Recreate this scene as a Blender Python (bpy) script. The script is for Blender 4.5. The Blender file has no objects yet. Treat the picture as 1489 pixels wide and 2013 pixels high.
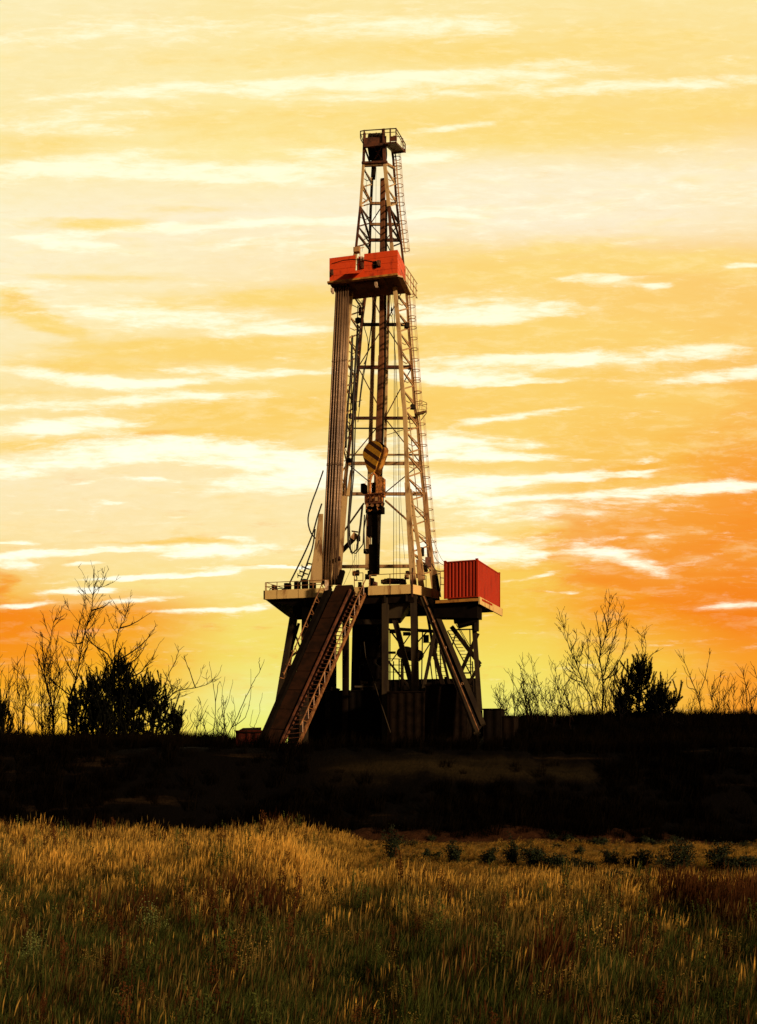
import bpy, bmesh, math, random
import numpy as np
from mathutils import Vector, Matrix
rad = math.radians
sc = bpy.context.scene
COL = sc.collection
FPX, HX, HY, HC = 1960.0, 744.5, 1480.0, 4.6      # focal (photo px), image centre x, horizon y, eye height

# ------------------------------------------------------------------ camera
cam = bpy.data.cameras.new('camera'); camo = bpy.data.objects.new('camera', cam); COL.objects.link(camo)
camo.location = (0, 0, HC); camo.rotation_euler = (rad(90), 0, 0)
cam.sensor_fit = 'VERTICAL'; cam.sensor_height = 36.0; cam.lens = FPX / 2013 * 36.0
cam.shift_y = (HY - 1006.5) / 2013.0
cam.clip_end = 6000; cam.clip_start = 0.1
sc.camera = camo
sc.view_settings.view_transform = 'Standard'; sc.view_settings.look = 'None'
sc.view_settings.exposure = 0.0; sc.view_settings.gamma = 1.0

# ------------------------------------------------------------------ sun
SUN_AZ, SUN_EL = 48.0, 15.0      # degrees right of straight behind the camera, elevation
sd = Vector((math.sin(rad(SUN_AZ)) * math.cos(rad(SUN_EL)), -math.cos(rad(SUN_AZ)) * math.cos(rad(SUN_EL)), math.sin(rad(SUN_EL))))
sl = bpy.data.lights.new('sun', 'SUN'); sl.energy = 4.4; sl.angle = rad(4.0); sl.color = (1.0, 0.68, 0.37)
slo = bpy.data.objects.new('sun', sl); COL.objects.link(slo)
slo.rotation_euler = sd.to_track_quat('Z', 'Y').to_euler(); slo.location = (60, -40, 60)

# ------------------------------------------------------------------ node helpers
def s2l(c):
    return tuple(((v / 255) / 12.92 if v / 255 <= 0.04045 else ((v / 255 + 0.055) / 1.055) ** 2.4) for v in c) + (1.0,)
class NT:
    def __init__(s, nt): s.nt = nt; s.n = nt.nodes; s.l = nt.links
    def new(s, t, **kw):
        n = s.n.new(t)
        for k, v in kw.items(): setattr(n, k, v)
        return n
    def set(s, sock, v):
        if hasattr(v, 'is_output') or isinstance(v, bpy.types.NodeSocket): s.l.new(v, sock)
        else: sock.default_value = v
    def math(s, op, a, b=0.0, c=None, clamp=False):
        n = s.new('ShaderNodeMath', operation=op, use_clamp=clamp); s.set(n.inputs[0], a); s.set(n.inputs[1], b)
        if c is not None: s.set(n.inputs[2], c)
        return n.outputs[0]
    def vmath(s, op, a, b=None):
        n = s.new('ShaderNodeVectorMath', operation=op); s.set(n.inputs[0], a)
        if b is not None: s.set(n.inputs[1], b)
        return n.outputs[1] if op in ('LENGTH', 'DOT_PRODUCT') else n.outputs[0]
    def noise(s, vec, scale, detail=4, rough=0.55, dist=0.0):
        n = s.new('ShaderNodeTexNoise'); s.set(n.inputs['Vector'], vec)
        n.inputs['Scale'].default_value = scale; n.inputs['Detail'].default_value = detail
        n.inputs['Roughness'].default_value = rough; n.inputs['Distortion'].default_value = dist
        return n.outputs['Fac'], n.outputs['Color']
    def mr(s, v, a, b, c=0.0, d=1.0, smooth=False):
        n = s.new('ShaderNodeMapRange'); n.interpolation_type = 'SMOOTHSTEP' if smooth else 'LINEAR'
        s.set(n.inputs[0], v)
        for i, x in enumerate((a, b, c, d)): n.inputs[i + 1].default_value = x
        return n.outputs[0]
    def mix(s, f, a, b, blend='MIX'):
        n = s.new('ShaderNodeMix', data_type='RGBA', blend_type=blend); s.set(n.inputs[0], f); s.set(n.inputs[6], a); s.set(n.inputs[7], b)
        return n.outputs[2]
    def ramp(s, f, stops):
        n = s.new('ShaderNodeValToRGB'); s.set(n.inputs[0], f); e = n.color_ramp.elements
        while len(e) < len(stops): e.new(0.5)
        for i, (p, c) in enumerate(stops): e[i].position = p; e[i].color = c
        return n.outputs[0]
    def mapping(s, vec, loc=(0, 0, 0), rot=(0, 0, 0), scale=(1, 1, 1), t='POINT'):
        n = s.new('ShaderNodeMapping', vector_type=t); s.set(n.inputs[0], vec)
        n.inputs[1].default_value = loc; n.inputs[2].default_value = rot; n.inputs[3].default_value = scale
        return n.outputs[0]

# ------------------------------------------------------------------ world: sunset cloud sky in azimuth / elevation
world = bpy.data.worlds.new('World'); sc.world = world; world.use_nodes = True
w = NT(world.node_tree); w.n.clear()
tc = w.new('ShaderNodeTexCoord'); sep = w.new('ShaderNodeSeparateXYZ'); w.l.new(tc.outputs['Generated'], sep.inputs[0])
# clouds lie in a flat layer with streaks along x: x/y and z/y are constant along a streak
az = w.math('ARCTAN2', sep.outputs[0], sep.outputs[1]); ys_ = w.math('MAXIMUM', sep.outputs[1], 0.2)
lu = w.math('DIVIDE', sep.outputs[0], ys_); el = w.math('DIVIDE', sep.outputs[2], ys_)
def ae(px, py):     # photo reading -> layer coordinates
    return (px - HX) / FPX, (HY - py) / FPX
cmb = w.new('ShaderNodeCombineXYZ'); w.l.new(lu, cmb.inputs[0]); w.l.new(el, cmb.inputs[1]); P0 = cmb.outputs[0]
# warp, stretched sideways
nf, nc = w.noise(w.mapping(P0, scale=(5, 22, 1)), 1.0, 5, 0.6)
wv = w.vmath('MULTIPLY', w.vmath('SUBTRACT', nc, (0.5, 0.5, 0.5)), (0.075, 0.016, 0))
P1 = w.vmath('ADD', P0, wv)
nf2, nc2 = w.noise(w.mapping(P0, loc=(3, 1, 0), scale=(22, 90, 1)), 1.0, 4, 0.6)
P2 = w.vmath('ADD', P1, w.vmath('MULTIPLY', w.vmath('SUBTRACT', nc2, (0.5, 0.5, 0.5)), (0.035, 0.008, 0)))
sp1 = w.new('ShaderNodeSeparateXYZ'); w.l.new(P1, sp1.inputs[0])
ramps = {
 0:    [(0,(253,238,185)),(150,(253,235,175)),(300,(253,232,165)),(420,(254,243,205)),(560,(254,240,200)),(700,(253,234,180)),(800,(253,228,160)),(950,(254,236,190)),(1060,(253,228,165)),(1165,(250,195,90)),(1200,(247,138,24)),(1290,(248,150,28)),(1380,(251,180,45)),(1460,(253,170,38))],
 250:  [(0,(253,236,180)),(150,(253,234,170)),(300,(254,236,170)),(420,(254,240,205)),(560,(254,238,190)),(700,(253,228,160)),(800,(253,222,145)),(950,(254,234,185)),(1060,(254,230,170)),(1150,(252,225,140)),(1200,(248,160,42)),(1290,(249,172,38)),(1380,(250,205,60)),(1460,(252,195,40))],
 500:  [(0,(253,232,165)),(150,(254,234,165)),(300,(254,234,160)),(420,(254,240,205)),(560,(254,232,180)),(700,(253,222,140)),(800,(253,218,125)),(950,(254,234,180)),(1060,(254,232,170)),(1150,(252,228,145)),(1200,(249,222,115)),(1290,(245,225,105)),(1380,(241,240,145)),(1460,(238,240,95))],
 1000: [(0,(253,232,165)),(150,(253,226,145)),(280,(253,226,140)),(340,(254,240,205)),(440,(254,240,210)),(520,(253,214,125)),(650,(253,216,120)),(800,(253,214,115)),(900,(253,214,115)),(1000,(254,234,170)),(1080,(252,210,100)),(1200,(248,200,75)),(1300,(246,224,100)),(1440,(240,238,120))],
 1250: [(0,(253,230,160)),(150,(253,224,145)),(280,(253,224,145)),(340,(254,240,205)),(440,(254,238,205)),(520,(253,208,120)),(650,(253,210,115)),(800,(252,203,100)),(900,(251,188,75)),(1000,(251,178,75)),(1080,(249,148,36)),(1200,(249,152,30)),(1300,(249,200,72)),(1440,(249,190,62))],
 1489: [(0,(253,230,160)),(150,(253,224,145)),(230,(253,218,135)),(340,(254,238,200)),(440,(254,234,190)),(520,(252,206,118)),(650,(252,205,112)),(800,(251,186,85)),(900,(250,165,60)),(1000,(250,150,45)),(1080,(246,118,14)),(1180,(245,110,6)),(1290,(249,158,42)),(1440,(250,155,45))],
}
E0, E1 = -0.02, 0.80
elv = sp1.outputs[1]; azv = sp1.outputs[0]
ef = w.mr(elv, E0, E1)
prev = None; pk = None
for k in sorted(ramps):
    stops = []
    for (y, c) in sorted(ramps[k], key=lambda t: -t[0]):
        e = ae(k, y)[1]; stops.append((min(1, max(0, (e - E0) / (E1 - E0))), s2l(c)))
    colk = w.ramp(ef, stops)
    if prev is None: prev = colk
    else: prev = w.mix(w.mr(azv, ae(pk, 0)[0], ae(k, 0)[0], smooth=True), prev, colk)
    pk = k
base = prev
A = [ # amber cloud bodies: x, y, half width, half height, tilt, weight
 (620,105,420,26,0,.45),(1120,90,360,50,0,.5),(520,235,400,40,2,.6),(1180,235,430,50,3,.75),(60,290,170,22,0,.5),(200,440,120,14,0,.9),(400,412,90,8,0,.5),
 (560,585,260,32,2,.9),(55,608,70,30,-20,1.1),(110,640,60,20,-30,.7),(210,545,160,12,0,.6),(330,685,230,20,0,1.),(190,722,140,20,0,1.),(560,690,220,24,0,.8),
 (520,812,340,38,3,.95),(240,868,300,16,3,1.),(540,880,180,20,0,.8),(1150,520,430,48,2,.8),(1050,662,420,34,0,.9),(1100,795,470,44,0,.85),(1150,880,350,36,3,.6),
 (330,1062,140,5,1,.9),(560,1114,120,4,1,.9),(60,770,120,8,0,.4),(1180,958,180,13,4,.9),(930,985,60,6,0,.5),(1060,1050,70,14,0,.9),(10,1160,34,30,0,1.3),(1350,1110,260,80,3,.6)]
Wt = [ # bright streaks
 (250,60,300,34,0,.6),(820,50,200,24,0,.85),(450,172,430,15,3,.9),(880,158,260,16,2,.95),(1280,168,230,11,3,1.),(1110,125,70,10,0,.6),(120,245,160,26,0,.75),(700,195,250,9,2,.7),
 (140,335,230,16,2,1.1),(430,345,200,13,-2,1.1),(250,305,130,10,6,.8),(640,300,130,14,3,.6),(150,478,110,13,-8,1.),(430,440,380,9,3,1.1),(880,425,55,5,0,1.),(900,250,85,6,9,1.),(830,310,80,14,0,.9),(620,330,200,14,3,.8),
 (1200,390,460,70,4,.45),(560,480,260,18,0,.55),(310,622,220,26,-3,.95),(560,650,110,8,3,1.1),(400,560,80,7,0,.6),(60,560,120,12,0,.6),(140,745,170,10,-6,1.1),(370,748,130,7,3,1.1),(90,842,150,13,4,1.2),(320,784,170,9,3,1.),(520,730,150,7,0,.9),(60,800,140,10,0,.8),
 (360,878,200,18,-2,1.4),(150,905,170,13,2,1.3),(540,908,180,14,-3,1.3),(555,946,130,16,3,1.4),(302,946,44,4,1,1.2),(25,932,44,7,0,1.2),(165,948,30,3,8,.9),(230,988,26,3,0,.8),(70,1005,50,3,4,.6),(350,1015,30,2,0,.6),
 (890,620,110,15,-3,1.3),(1060,612,100,11,2,1.1),(960,590,140,12,0,.6),(1180,548,60,7,0,1.),(1215,562,70,8,-4,.9),(1300,568,20,6,0,.8),(1430,527,24,5,0,1.1),(1475,524,24,5,0,1.1),
 (940,712,180,14,3,1.),(1190,708,150,15,2,.95),(1440,735,140,13,5,1.2),(1390,690,80,13,0,.9),(900,742,130,10,0,1.2),(1050,750,120,4,2,.8),(1000,822,120,6,9,.95),(890,878,140,18,0,1.35),(960,905,120,8,0,1.),
 (1010,948,240,8,5,1.2),(880,962,130,22,0,1.4),(1200,935,60,6,8,.9),(1240,905,40,5,0,.7),(1390,962,130,11,4,1.2),(1180,975,220,6,4,1.),(1080,1008,260,18,4,.55),
 (930,1085,130,24,3,1.4),(880,1062,70,12,8,1.),(1060,1090,30,6,0,.9),(1175,1085,44,12,-10,1.1),(1265,1105,50,14,-20,1.05),(1370,1100,40,9,0,.6),(1285,1055,20,4,0,.7),(1035,1135,50,4,8,.8),(1100,1165,40,3,0,.6),(1460,1192,64,8,0,.8),(1170,1060,40,8,0,.6),
 (300,1076,170,6,2,1.4),(420,1084,90,9,2,1.4),(60,1090,140,6,3,1.3),(460,1058,30,4,0,1.),(20,1068,36,5,0,1.1),(40,1106,50,7,0,1.),(162,1105,24,4,3,1.1),(370,1127,200,4,3,1.4),(500,1115,130,3,0,.8),(160,1160,56,6,3,1.2),(265,1180,60,6,6,1.2),(60,1186,60,4,3,1.1),(350,1201,50,5,0,1.1),(470,1192,70,4,4,1.2),(205,1160,30,4,0,.8)]
def field(items, P, inner, outer):
    acc = None
    for (x, y, hw, hh, tilt, wt) in items:
        a, e = ae(x, y)
        if acc is not None:      # keeps the node evaluation order sequential
            q = w.new('ShaderNodeVectorMath', operation='MULTIPLY_ADD'); w.l.new(acc, q.inputs[0]); q.inputs[1].default_value = (1e-8, 1e-8, 0); w.l.new(P, q.inputs[2]); P_ = q.outputs[0]
        else: P_ = P
        v = w.mapping(P_, loc=(a, e, 0), rot=(0, 0, rad(tilt)), scale=(hw / FPX, max(hh, 3) / FPX, 1), t='TEXTURE')
        d = w.mr(w.vmath('LENGTH', v), inner, outer, wt, 0.0, smooth=True)
        acc = d if acc is None else w.math('ADD', acc, d)
    return acc
Dp = [(1180,1130,200,40,0,.6),(1080,1060,120,18,3,.6),(1330,1050,230,70,4,1.),(1440,1130,150,70,0,1.1),(1150,1010,160,22,4,.5),(1430,1170,200,40,0,.6),(55,600,60,22,-15,.7),(250,860,170,9,4,.55),(170,722,80,12,0,.35),(10,1155,36,34,0,1.1),(60,1230,180,40,0,.5),(1180,985,140,8,4,.5),(1440,900,130,60,0,.5)]
fd = field(Dp, P2, 0.1, 1.6)
fa = field(A, P2, 0.1, 1.7)
fw = field(Wt, P2, 0.0, 2.1)
na, _ = w.noise(w.mapping(P1, loc=(7, 2, 0), scale=(10, 48, 1)), 1.0, 6, 0.62)
nw, _ = w.noise(w.mapping(P1, loc=(1, 9, 0), scale=(22, 110, 1)), 1.0, 7, 0.70)
nd, _ = w.noise(w.mapping(P1, loc=(2, 8, 0), scale=(14, 60, 1)), 1.0, 6, 0.66)
nl, _ = w.noise(w.mapping(P1, loc=(4, 5, 0), scale=(6, 40, 1)), 1.0, 3, 0.6)
amt = w.mr(w.math('ADD', fa, w.math('MULTIPLY', w.math('SUBTRACT', na, 0.5), 2.2)), 0.0, 1.0, smooth=True)
nm, _ = w.noise(w.mapping(P1, loc=(5, 3, 0), scale=(34, 120, 1)), 1.0, 7, 0.72)
wsum = w.math('ADD', w.math('ADD', w.math('MINIMUM', fw, 1.15), w.math('MULTIPLY', w.math('SUBTRACT', nw, 0.53), 3.0)), w.math('MULTIPLY', w.math('SUBTRACT', nl, 0.5), 0.9))
wmt = w.mr(wsum, 0.12, 1.25, smooth=True)
glow = w.mr(w.math('ADD', fw, w.math('MULTIPLY', w.math('SUBTRACT', nl, 0.5), 1.2)), 0.0, 1.3, smooth=True)
ambcol = w.mix(0.55, w.mix(1.0, base, (1.0, 0.78, 0.32, 1), 'MULTIPLY'), s2l((251, 198, 78)))
ambcol = w.mix(w.mr(el, 0.1, 0.5, 0.0, 0.65), ambcol, s2l((254, 230, 145)))
c1 = w.mix(amt, base, ambcol)
dmt = w.mr(w.math('ADD', fd, w.math('MULTIPLY', w.math('SUBTRACT', nd, 0.5), 2.6)), 0.15, 1.1, smooth=True)
c1 = w.mix(w.math('MULTIPLY', dmt, w.mr(el, 0.12, 0.42, 0.8, 0.45)), c1, w.mix(w.mr(el, 0.1, 0.4), s2l((247, 128, 18)), s2l((249, 186, 74))))
c1 = w.mix(w.math('MULTIPLY', glow, 0.35), c1, s2l((255, 240, 180)))
c2 = w.mix(w.math('MULTIPLY', wmt, w.mr(el, 0.25, 0.55, 0.97, 0.62)), c1, (1.18, 1.12, 0.88, 1))
mot = w.math('ADD', w.mr(nm, 0.3, 0.7, -0.5, 0.5), w.mr(na, 0.3, 0.7, -0.4, 0.4))
c2 = w.mix(w.math('MULTIPLY', w.math('MAXIMUM', mot, 0.0), w.mr(el, 0.08, 0.2, 0.08, 0.38)), c2, (1.12, 1.02, 0.66, 1))
c2 = w.mix(w.math('MULTIPLY', w.math('MAXIMUM', w.math('MULTIPLY', mot, -1.0), 0.0), w.mr(el, 0.08, 0.2, 0.08, 0.38)), c2, w.mix(1.0, c2, (1.0, 0.86, 0.48, 1), 'MULTIPLY'))
# clouds only glow round the sunset; the rest of the sky is a dim physical sky
sky = w.new('ShaderNodeTexSky', sky_type='NISHITA'); sky.sun_disc = False
sky.sun_elevation = rad(SUN_EL); sky.sun_rotation = rad(180 - SUN_AZ)
skc = w.mix(1.0, sky.outputs[0], (0.032, 0.021, 0.011, 1), 'MULTIPLY')
fr = w.math('MULTIPLY', w.mr(w.math('ABSOLUTE', az), 0.45, 1.0, 1.0, 0.0, smooth=True), w.mr(sep.outputs[2], 0.66, 0.95, 1.0, 0.0, smooth=True))
fin = w.mix(fr, skc, c2)
bg = w.new('ShaderNodeBackground'); w.l.new(fin, bg.inputs[0]); bg.inputs[1].default_value = 1.0
out = w.new('ShaderNodeOutputWorld'); w.l.new(bg.outputs[0], out.inputs[0])

# ------------------------------------------------------------------ materials
MATS = {}
def mat(name, col, rough=0.6, metal=0.0, col2=None, nscale=3.0, stretch=(1, 1, 1), lo=0.42, hi=0.62, bump=0.0, transl=0.0, spec=0.5):
    m = bpy.data.materials.new(name); m.use_nodes = True; t = NT(m.node_tree)
    b = t.n['Principled BSDF']; b.inputs['Roughness'].default_value = rough; b.inputs['Metallic'].default_value = metal
    b.inputs['Specular IOR Level'].default_value = spec
    g = t.new('ShaderNodeTexCoord').outputs['Object']; v = t.mapping(g, scale=stretch)
    f, _ = t.noise(v, nscale, 6, 0.62)
    c = t.mix(t.mr(f, lo, hi, smooth=True), tuple(col) + (1,), tuple(col2 or [x * 0.6 for x in col]) + (1,))
    f2, _ = t.noise(g, nscale * 9, 3, 0.6)
    c = t.mix(0.35, c, t.mix(f2, (0.35, 0.35, 0.35, 1), (1.4, 1.4, 1.4, 1)), 'MULTIPLY')
    t.l.new(c, b.inputs['Base Color'])
    t.l.new(t.mr(f2, 0.3, 0.7, max(0, rough - .12), min(1, rough + .12)), b.inputs['Roughness'])
    if bump:
        bn = t.new('ShaderNodeBump'); bn.inputs['Strength'].default_value = bump; bn.inputs['Distance'].default_value = 0.03
        t.l.new(f2, bn.inputs['Height']); t.l.new(bn.outputs[0], b.inputs['Normal'])
    MATS[name] = m; return m
PALE = mat('pale_paint', (.60, .42, .20), .55, 0, (.16, .07, .025), 1.6, (1, 1, .35), .46, .66)
TAN = mat('tan_paint', (.46, .27, .12), .55, 0, (.10, .035, .012), 2.2, (1, 1, .3), .50, .68)
BROWN = mat('brown_steel', (.13, .042, .018), .6, 0, (.04, .014, .008), 2.0, bump=.2)
RUST = mat('rust_steel', (.17, .058, .015), .75, 0, (.07, .025, .010), 1.6, (1, 1, .25), bump=.3)
DARK = mat('dark_steel', (.014, .008, .005), .75, 0, (.008, .005, .003), 2.0, spec=.1)  # dark steel; among the substructure its tone also carries shade
SUBP = mat('substructure_shaded_paint', (.038, .025, .011), .65, 0, (.018, .010, .006), 1.2, (1, 1, .25), .40, .62, spec=.3)  # dark paint tone, with the shade under the deck put into it
NBLACK = mat('near_black', (.006, .004, .003), .9, 0, None, 2.0, spec=.05)  # near-black tone; on parts below the deck it stands in for shade
REDP = mat('red_panel_paint', (.74, .070, .009), .5, 0, (.34, .030, .007), 2.2, (1, 1, .5), .48, .72)
CRED = mat('container_red_paint', (.38, .026, .006), .65, 0, (.20, .016, .005), 1.8, (1, 1, .25), .48, .75, spec=.15)
FASC = mat('fascia_cream', (.70, .50, .20), .55, 0, (.28, .13, .04), 1.8, (1, 1, .2), .52, .72)
OCHRE = mat('ochre_paint', (.52, .25, .045), .55, 0, (.26, .10, .02), 2.0)
PIPEM = mat('drill_pipe_steel', (.22, .135, .075), .42, .35, (.085, .048, .028), 1.5, (1, 1, .15), .40, .60)
RUBBER = mat('black_rubber', (.010, .008, .007), .55, 0, None, 4, spec=.3)
WIRE = mat('wire_rope', (.05, .030, .018), .6, .3)
CHUTE = mat('ramp_plate', (.025, .009, .004), .85, .0, (.012, .005, .0025), 1.0, (1, 1, 1), bump=.25, spec=.1)
RAILM = mat('orange_rail_paint', (.30, .14, .05), .5, 0, (.12, .045, .016), 2)
WHITE = mat('grimy_white_paint', (.62, .48, .36), .6, 0, (.30, .18, .10), 3)
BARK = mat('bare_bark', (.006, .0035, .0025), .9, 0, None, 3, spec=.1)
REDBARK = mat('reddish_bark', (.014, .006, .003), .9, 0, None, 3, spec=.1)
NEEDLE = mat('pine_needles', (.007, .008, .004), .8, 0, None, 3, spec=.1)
LEAF = mat('shrub_leaves', (.014, .022, .005), .8, 0, (.005, .008, .002), 5, spec=.2)
REDLEAF = mat('red_shrub_leaves', (.16, .030, .008), .7, 0, (.07, .014, .005), 5, spec=.2)
WEED = mat('pale_weed', (.17, .21, .06), .7, 0, (.09, .12, .035), 5, spec=.2)
def stripe_mat():
    m = bpy.data.materials.new('hazard_stripes'); m.use_nodes = True; t = NT(m.node_tree); b = t.n['Principled BSDF']
    g = t.new('ShaderNodeTexCoord').outputs['Object']; s = t.new('ShaderNodeSeparateXYZ'); t.l.new(g, s.inputs[0])
    k = t.math('ADD', s.outputs[0], t.math('MULTIPLY', s.outputs[2], 1.10))       # diagonal coordinate
    fr_ = t.math('FRACT', t.math('ADD', t.math('DIVIDE', k, 0.93), 0.36))
    on = t.math('LESS_THAN', fr_, 0.42)
    f, _ = t.noise(g, 5, 5, .6)
    y = t.mix(t.mr(f, .4, .7), (.80, .42, .03, 1), (.50, .24, .02, 1)); d = t.mix(f, (.035, .008, .005, 1), (.07, .018, .008, 1))
    t.l.new(t.mix(on, y, d), b.inputs['Base Color']); b.inputs['Roughness'].default_value = .55
    return m
STRIPE = stripe_mat()

# ------------------------------------------------------------------ mesh builder
class MB:
    def __init__(s): s.v = []; s.f = []
    def add(s, vs, fs):
        o = len(s.v); s.v += [tuple(p) for p in vs]; s.f += [tuple(i + o for i in f) for f in fs]; return s
    def hexa(s, p):     # 8 points: bottom 4 then top 4
        return s.add(p, [(0, 3, 2, 1), (4, 5, 6, 7), (0, 1, 5, 4), (1, 2, 6, 5), (2, 3, 7, 6), (3, 0, 4, 7)])
    def box(s, c, sx, sy, sz, R=None):
        c = Vector(c); pts = []
        for z in (-.5, .5):
            for (x, y) in ((-.5, -.5), (.5, -.5), (.5, .5), (-.5, .5)):
                v = Vector((x * sx, y * sy, z * sz)); pts.append(c + (R @ v if R else v))
        return s.hexa(pts)
    def beam(s, p, q, w_, h_=None, w2=None, side=None):   # rectangular bar p->q
        p, q = Vector(p), Vector(q); h_ = h_ or w_; w2 = w2 or w_; k = w2 / w_
        d = (q - p)
        if d.length < 1e-6: return s
        d.normalize(); sx = Vector(side) if side else AX
        x = (sx - d * sx.dot(d))
        if x.length < .2: x = (BX - d * BX.dot(d))
        x.normalize(); y = d.cross(x)
        pts = []
        for (c, f) in ((p, 1), (q, k)):
            for (a, b) in ((-.5, -.5), (.5, -.5), (.5, .5), (-.5, .5)): pts.append(c + x * a * w_ * f + y * b * h_ * f)
        return s.hexa(pts)
    def ibeam(s, p, q, w_, h_):      # H section column
        p, q = Vector(p), Vector(q); d = (q - p).normalized(); x = (AX - d * AX.dot(d)).normalized(); y = d.cross(x)
        t = w_ * .14
        s.beam(p + y * (h_ / 2 - t / 2), q + y * (h_ / 2 - t / 2), w_, t); s.beam(p - y * (h_ / 2 - t / 2), q - y * (h_ / 2 - t / 2), w_, t)
        return s.beam(p, q, t, h_ - 2 * t)
    def path(s, pts, r, n=6, r2=None, cap=True):
        pts = [Vector(p) for p in pts]; N = len(pts); o = len(s.v); ref = Vector((.3, .9, .2)).normalized()
        for i, p in enumerate(pts):
            d = (pts[min(i + 1, N - 1)] - pts[max(i - 1, 0)]).normalized()
            x = d.cross(ref)
            if x.length < .1: x = d.cross(Vector((1, 0, 0)))
            x.normalize(); y = d.cross(x); rr = r if r2 is None else r + (r2 - r) * i / max(1, N - 1)
            for k in range(n):
                a = 2 * math.pi * k / n; s.v.append(tuple(p + x * rr * math.cos(a) + y * rr * math.sin(a)))
        for i in range(N - 1):
            for k in range(n): s.f.append((o + i * n + k, o + i * n + (k + 1) % n, o + (i + 1) * n + (k + 1) % n, o + (i + 1) * n + k))
        if cap: s.f.append(tuple(o + k for k in reversed(range(n)))); s.f.append(tuple(o + (N - 1) * n + k for k in range(n)))
        return s
    def tube(s, p, q, r, n=6, r2=None): return s.path([p, q], r, n, r2)
    def extrude(s, poly, off):      # poly: list of points in a plane, extruded by vector off
        n = len(poly); P = [Vector(p) for p in poly]; o = Vector(off)
        return s.add(P + [p + o for p in P], [tuple(range(n)), tuple(reversed(range(n, 2 * n)))] + [(i, n + i, n + (i + 1) % n, (i + 1) % n) for i in range(n)])
    def build(s, name, m, parent=None, smooth=False, origin=None):
        o0 = Vector(origin) if origin is not None else (Vector(parent['_o']) if parent is not None and '_o' in parent else Vector((0, 0, 0)))
        me = bpy.data.meshes.new(name)
        me.from_pydata([(a[0] - o0.x, a[1] - o0.y, a[2] - o0.z) for a in s.v], [], s.f); me.update()
        bm = bmesh.new(); bm.from_mesh(me); bmesh.ops.recalc_face_normals(bm, faces=bm.faces); bm.to_mesh(me); bm.free()
        if smooth: me.polygons.foreach_set('use_smooth', [True] * len(me.polygons))
        me.materials.append(m)
        ob = bpy.data.objects.new(name, me); COL.objects.link(ob)
        if parent is not None: ob.parent = parent; ob['_o'] = tuple(o0)
        else: ob.location = o0; ob['_o'] = tuple(o0)
        return ob
def tag(o, label=None, cat=None, group=None, kind=None):
    if label: o['label'] = label
    if cat: o['category'] = cat
    if group: o['group'] = group
    if kind: o['kind'] = kind
    return o
def thing(name, loc, label, cat, group=None):
    o = bpy.data.objects.new(name, None); COL.objects.link(o); o.location = loc; o['_o'] = tuple(loc); o.empty_display_size = .3
    return tag(o, label, cat, group)

# ------------------------------------------------------------------ rig frame: reading photo points on planes of the rig
YAW = rad(14); AX = Vector((math.cos(YAW), -math.sin(YAW), 0)); BX = Vector((math.sin(YAW), math.cos(YAW), 0)); ZX = Vector((0, 0, 1))
OX, OY = (812 - HX) / FPX * 72, 72.0
def W(px, py, D): return Vector(((px - HX) / FPX * D, D, HC + (HY - py) / FPX * D))
def R(px, py, v):
    s = (px - HX) / FPX; D = (v + OX * BX.x + OY * BX.y) / (s * BX.x + BX.y); return W(px, py, D)
MPP = 72 / FPX      # metres per photo pixel near the rig
ZPAD = 4.95

# ------------------------------------------------------------------ terrain
def sst(a, b, x):
    t = np.clip((x - a) / (b - a), 0, 1); return t * t * (3 - 2 * t)
_rs = np.random.RandomState(5); _ph = _rs.rand(24, 3) * 6.28; _dr = _rs.rand(24) * 6.28
def wob(x, y, f, k0=0, n=6):
    s = 0
    for k in range(n):
        a = _dr[k0 + k]; s = s + np.sin((x * np.cos(a) + y * np.sin(a)) * f * (1 + .37 * k) + _ph[k0 + k, 0]) / n
    return s
def H(x, y):
    x = np.asarray(x, float); y = np.asarray(y, float)
    z = .10 * wob(x, y, .35) + .05 * wob(x, y, 1.1, 6)
    u = x / np.maximum(y, 5.0)                                # keeps mounds along lines of the field
    z = z + 0.62 * np.exp(-((y - 32) / 6.0) ** 2) * (1 - sst(-4.6, -1.6, x)) * (1 + .15 * wob(x, y, .3, 12))
    z = z + .30 * np.exp(-((y - 31) / 4.0) ** 2) * np.exp(-((x + 2.7) / 2.2) ** 2)
    bank = sst(50.3, 51.8, y + .5 * wob(x, y, .5, 6)) * (1 - sst(14, 19, x))
    z = z + bank * (.14 * wob(x, y, 1.9, 4) + .10 * wob(x, y, 3.4, 10)) + bank * (.55 + .3 * wob(x, y, .35, 2) + .25 * wob(x, y, .55, 12)) * sst(-9, -3, x)
    z = z + sst(53, 60, y + .8 * wob(x, y, .22, 3)) * (4.9 - .8 * (sst(-9, -3, x) * (1 - sst(14, 19, x))) )
    rig = sst(58, 60, y) * (1 - sst(-999, -998, -x * 0 - 999))
    z = z + sst(66, 84, y) * sst(6.5, 12, x) * (2.55 + .25 * wob(x, y, .12, 8))
    z = z + sst(66, 82, y) * (1 - sst(-13, -9, x)) * (.55 + .2 * wob(x, y, .12, 10))
    # levelled drilling pad
    pad = sst(57, 60, y) * (1 - sst(90, 100, y)) * sst(-13, -10, x) * (1 - sst(8, 10, x))
    z = z * (1 - pad) + ZPAD * pad
    # hollow streaks on the embankment (terraces)
    z = z + .18 * sst(53, 55, y) * (1 - sst(58, 60, y)) * np.sin(y * 2.1 + .12 * x + wob(x, y, .3))
    far = sst(110, 400, y)
    return z * (1 - far) + 5.0 * far
def axis(segs):
    r = []
    for a, b, st in segs: r += list(np.arange(a, b, st))
    return np.array(r + [segs[-1][1]])
xs = axis([(-3000, -300, 300), (-300, -60, 20), (-60, -36, 1), (-36, 36, .4), (36, 60, 1), (60, 300, 20), (300, 3000, 300)])
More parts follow.
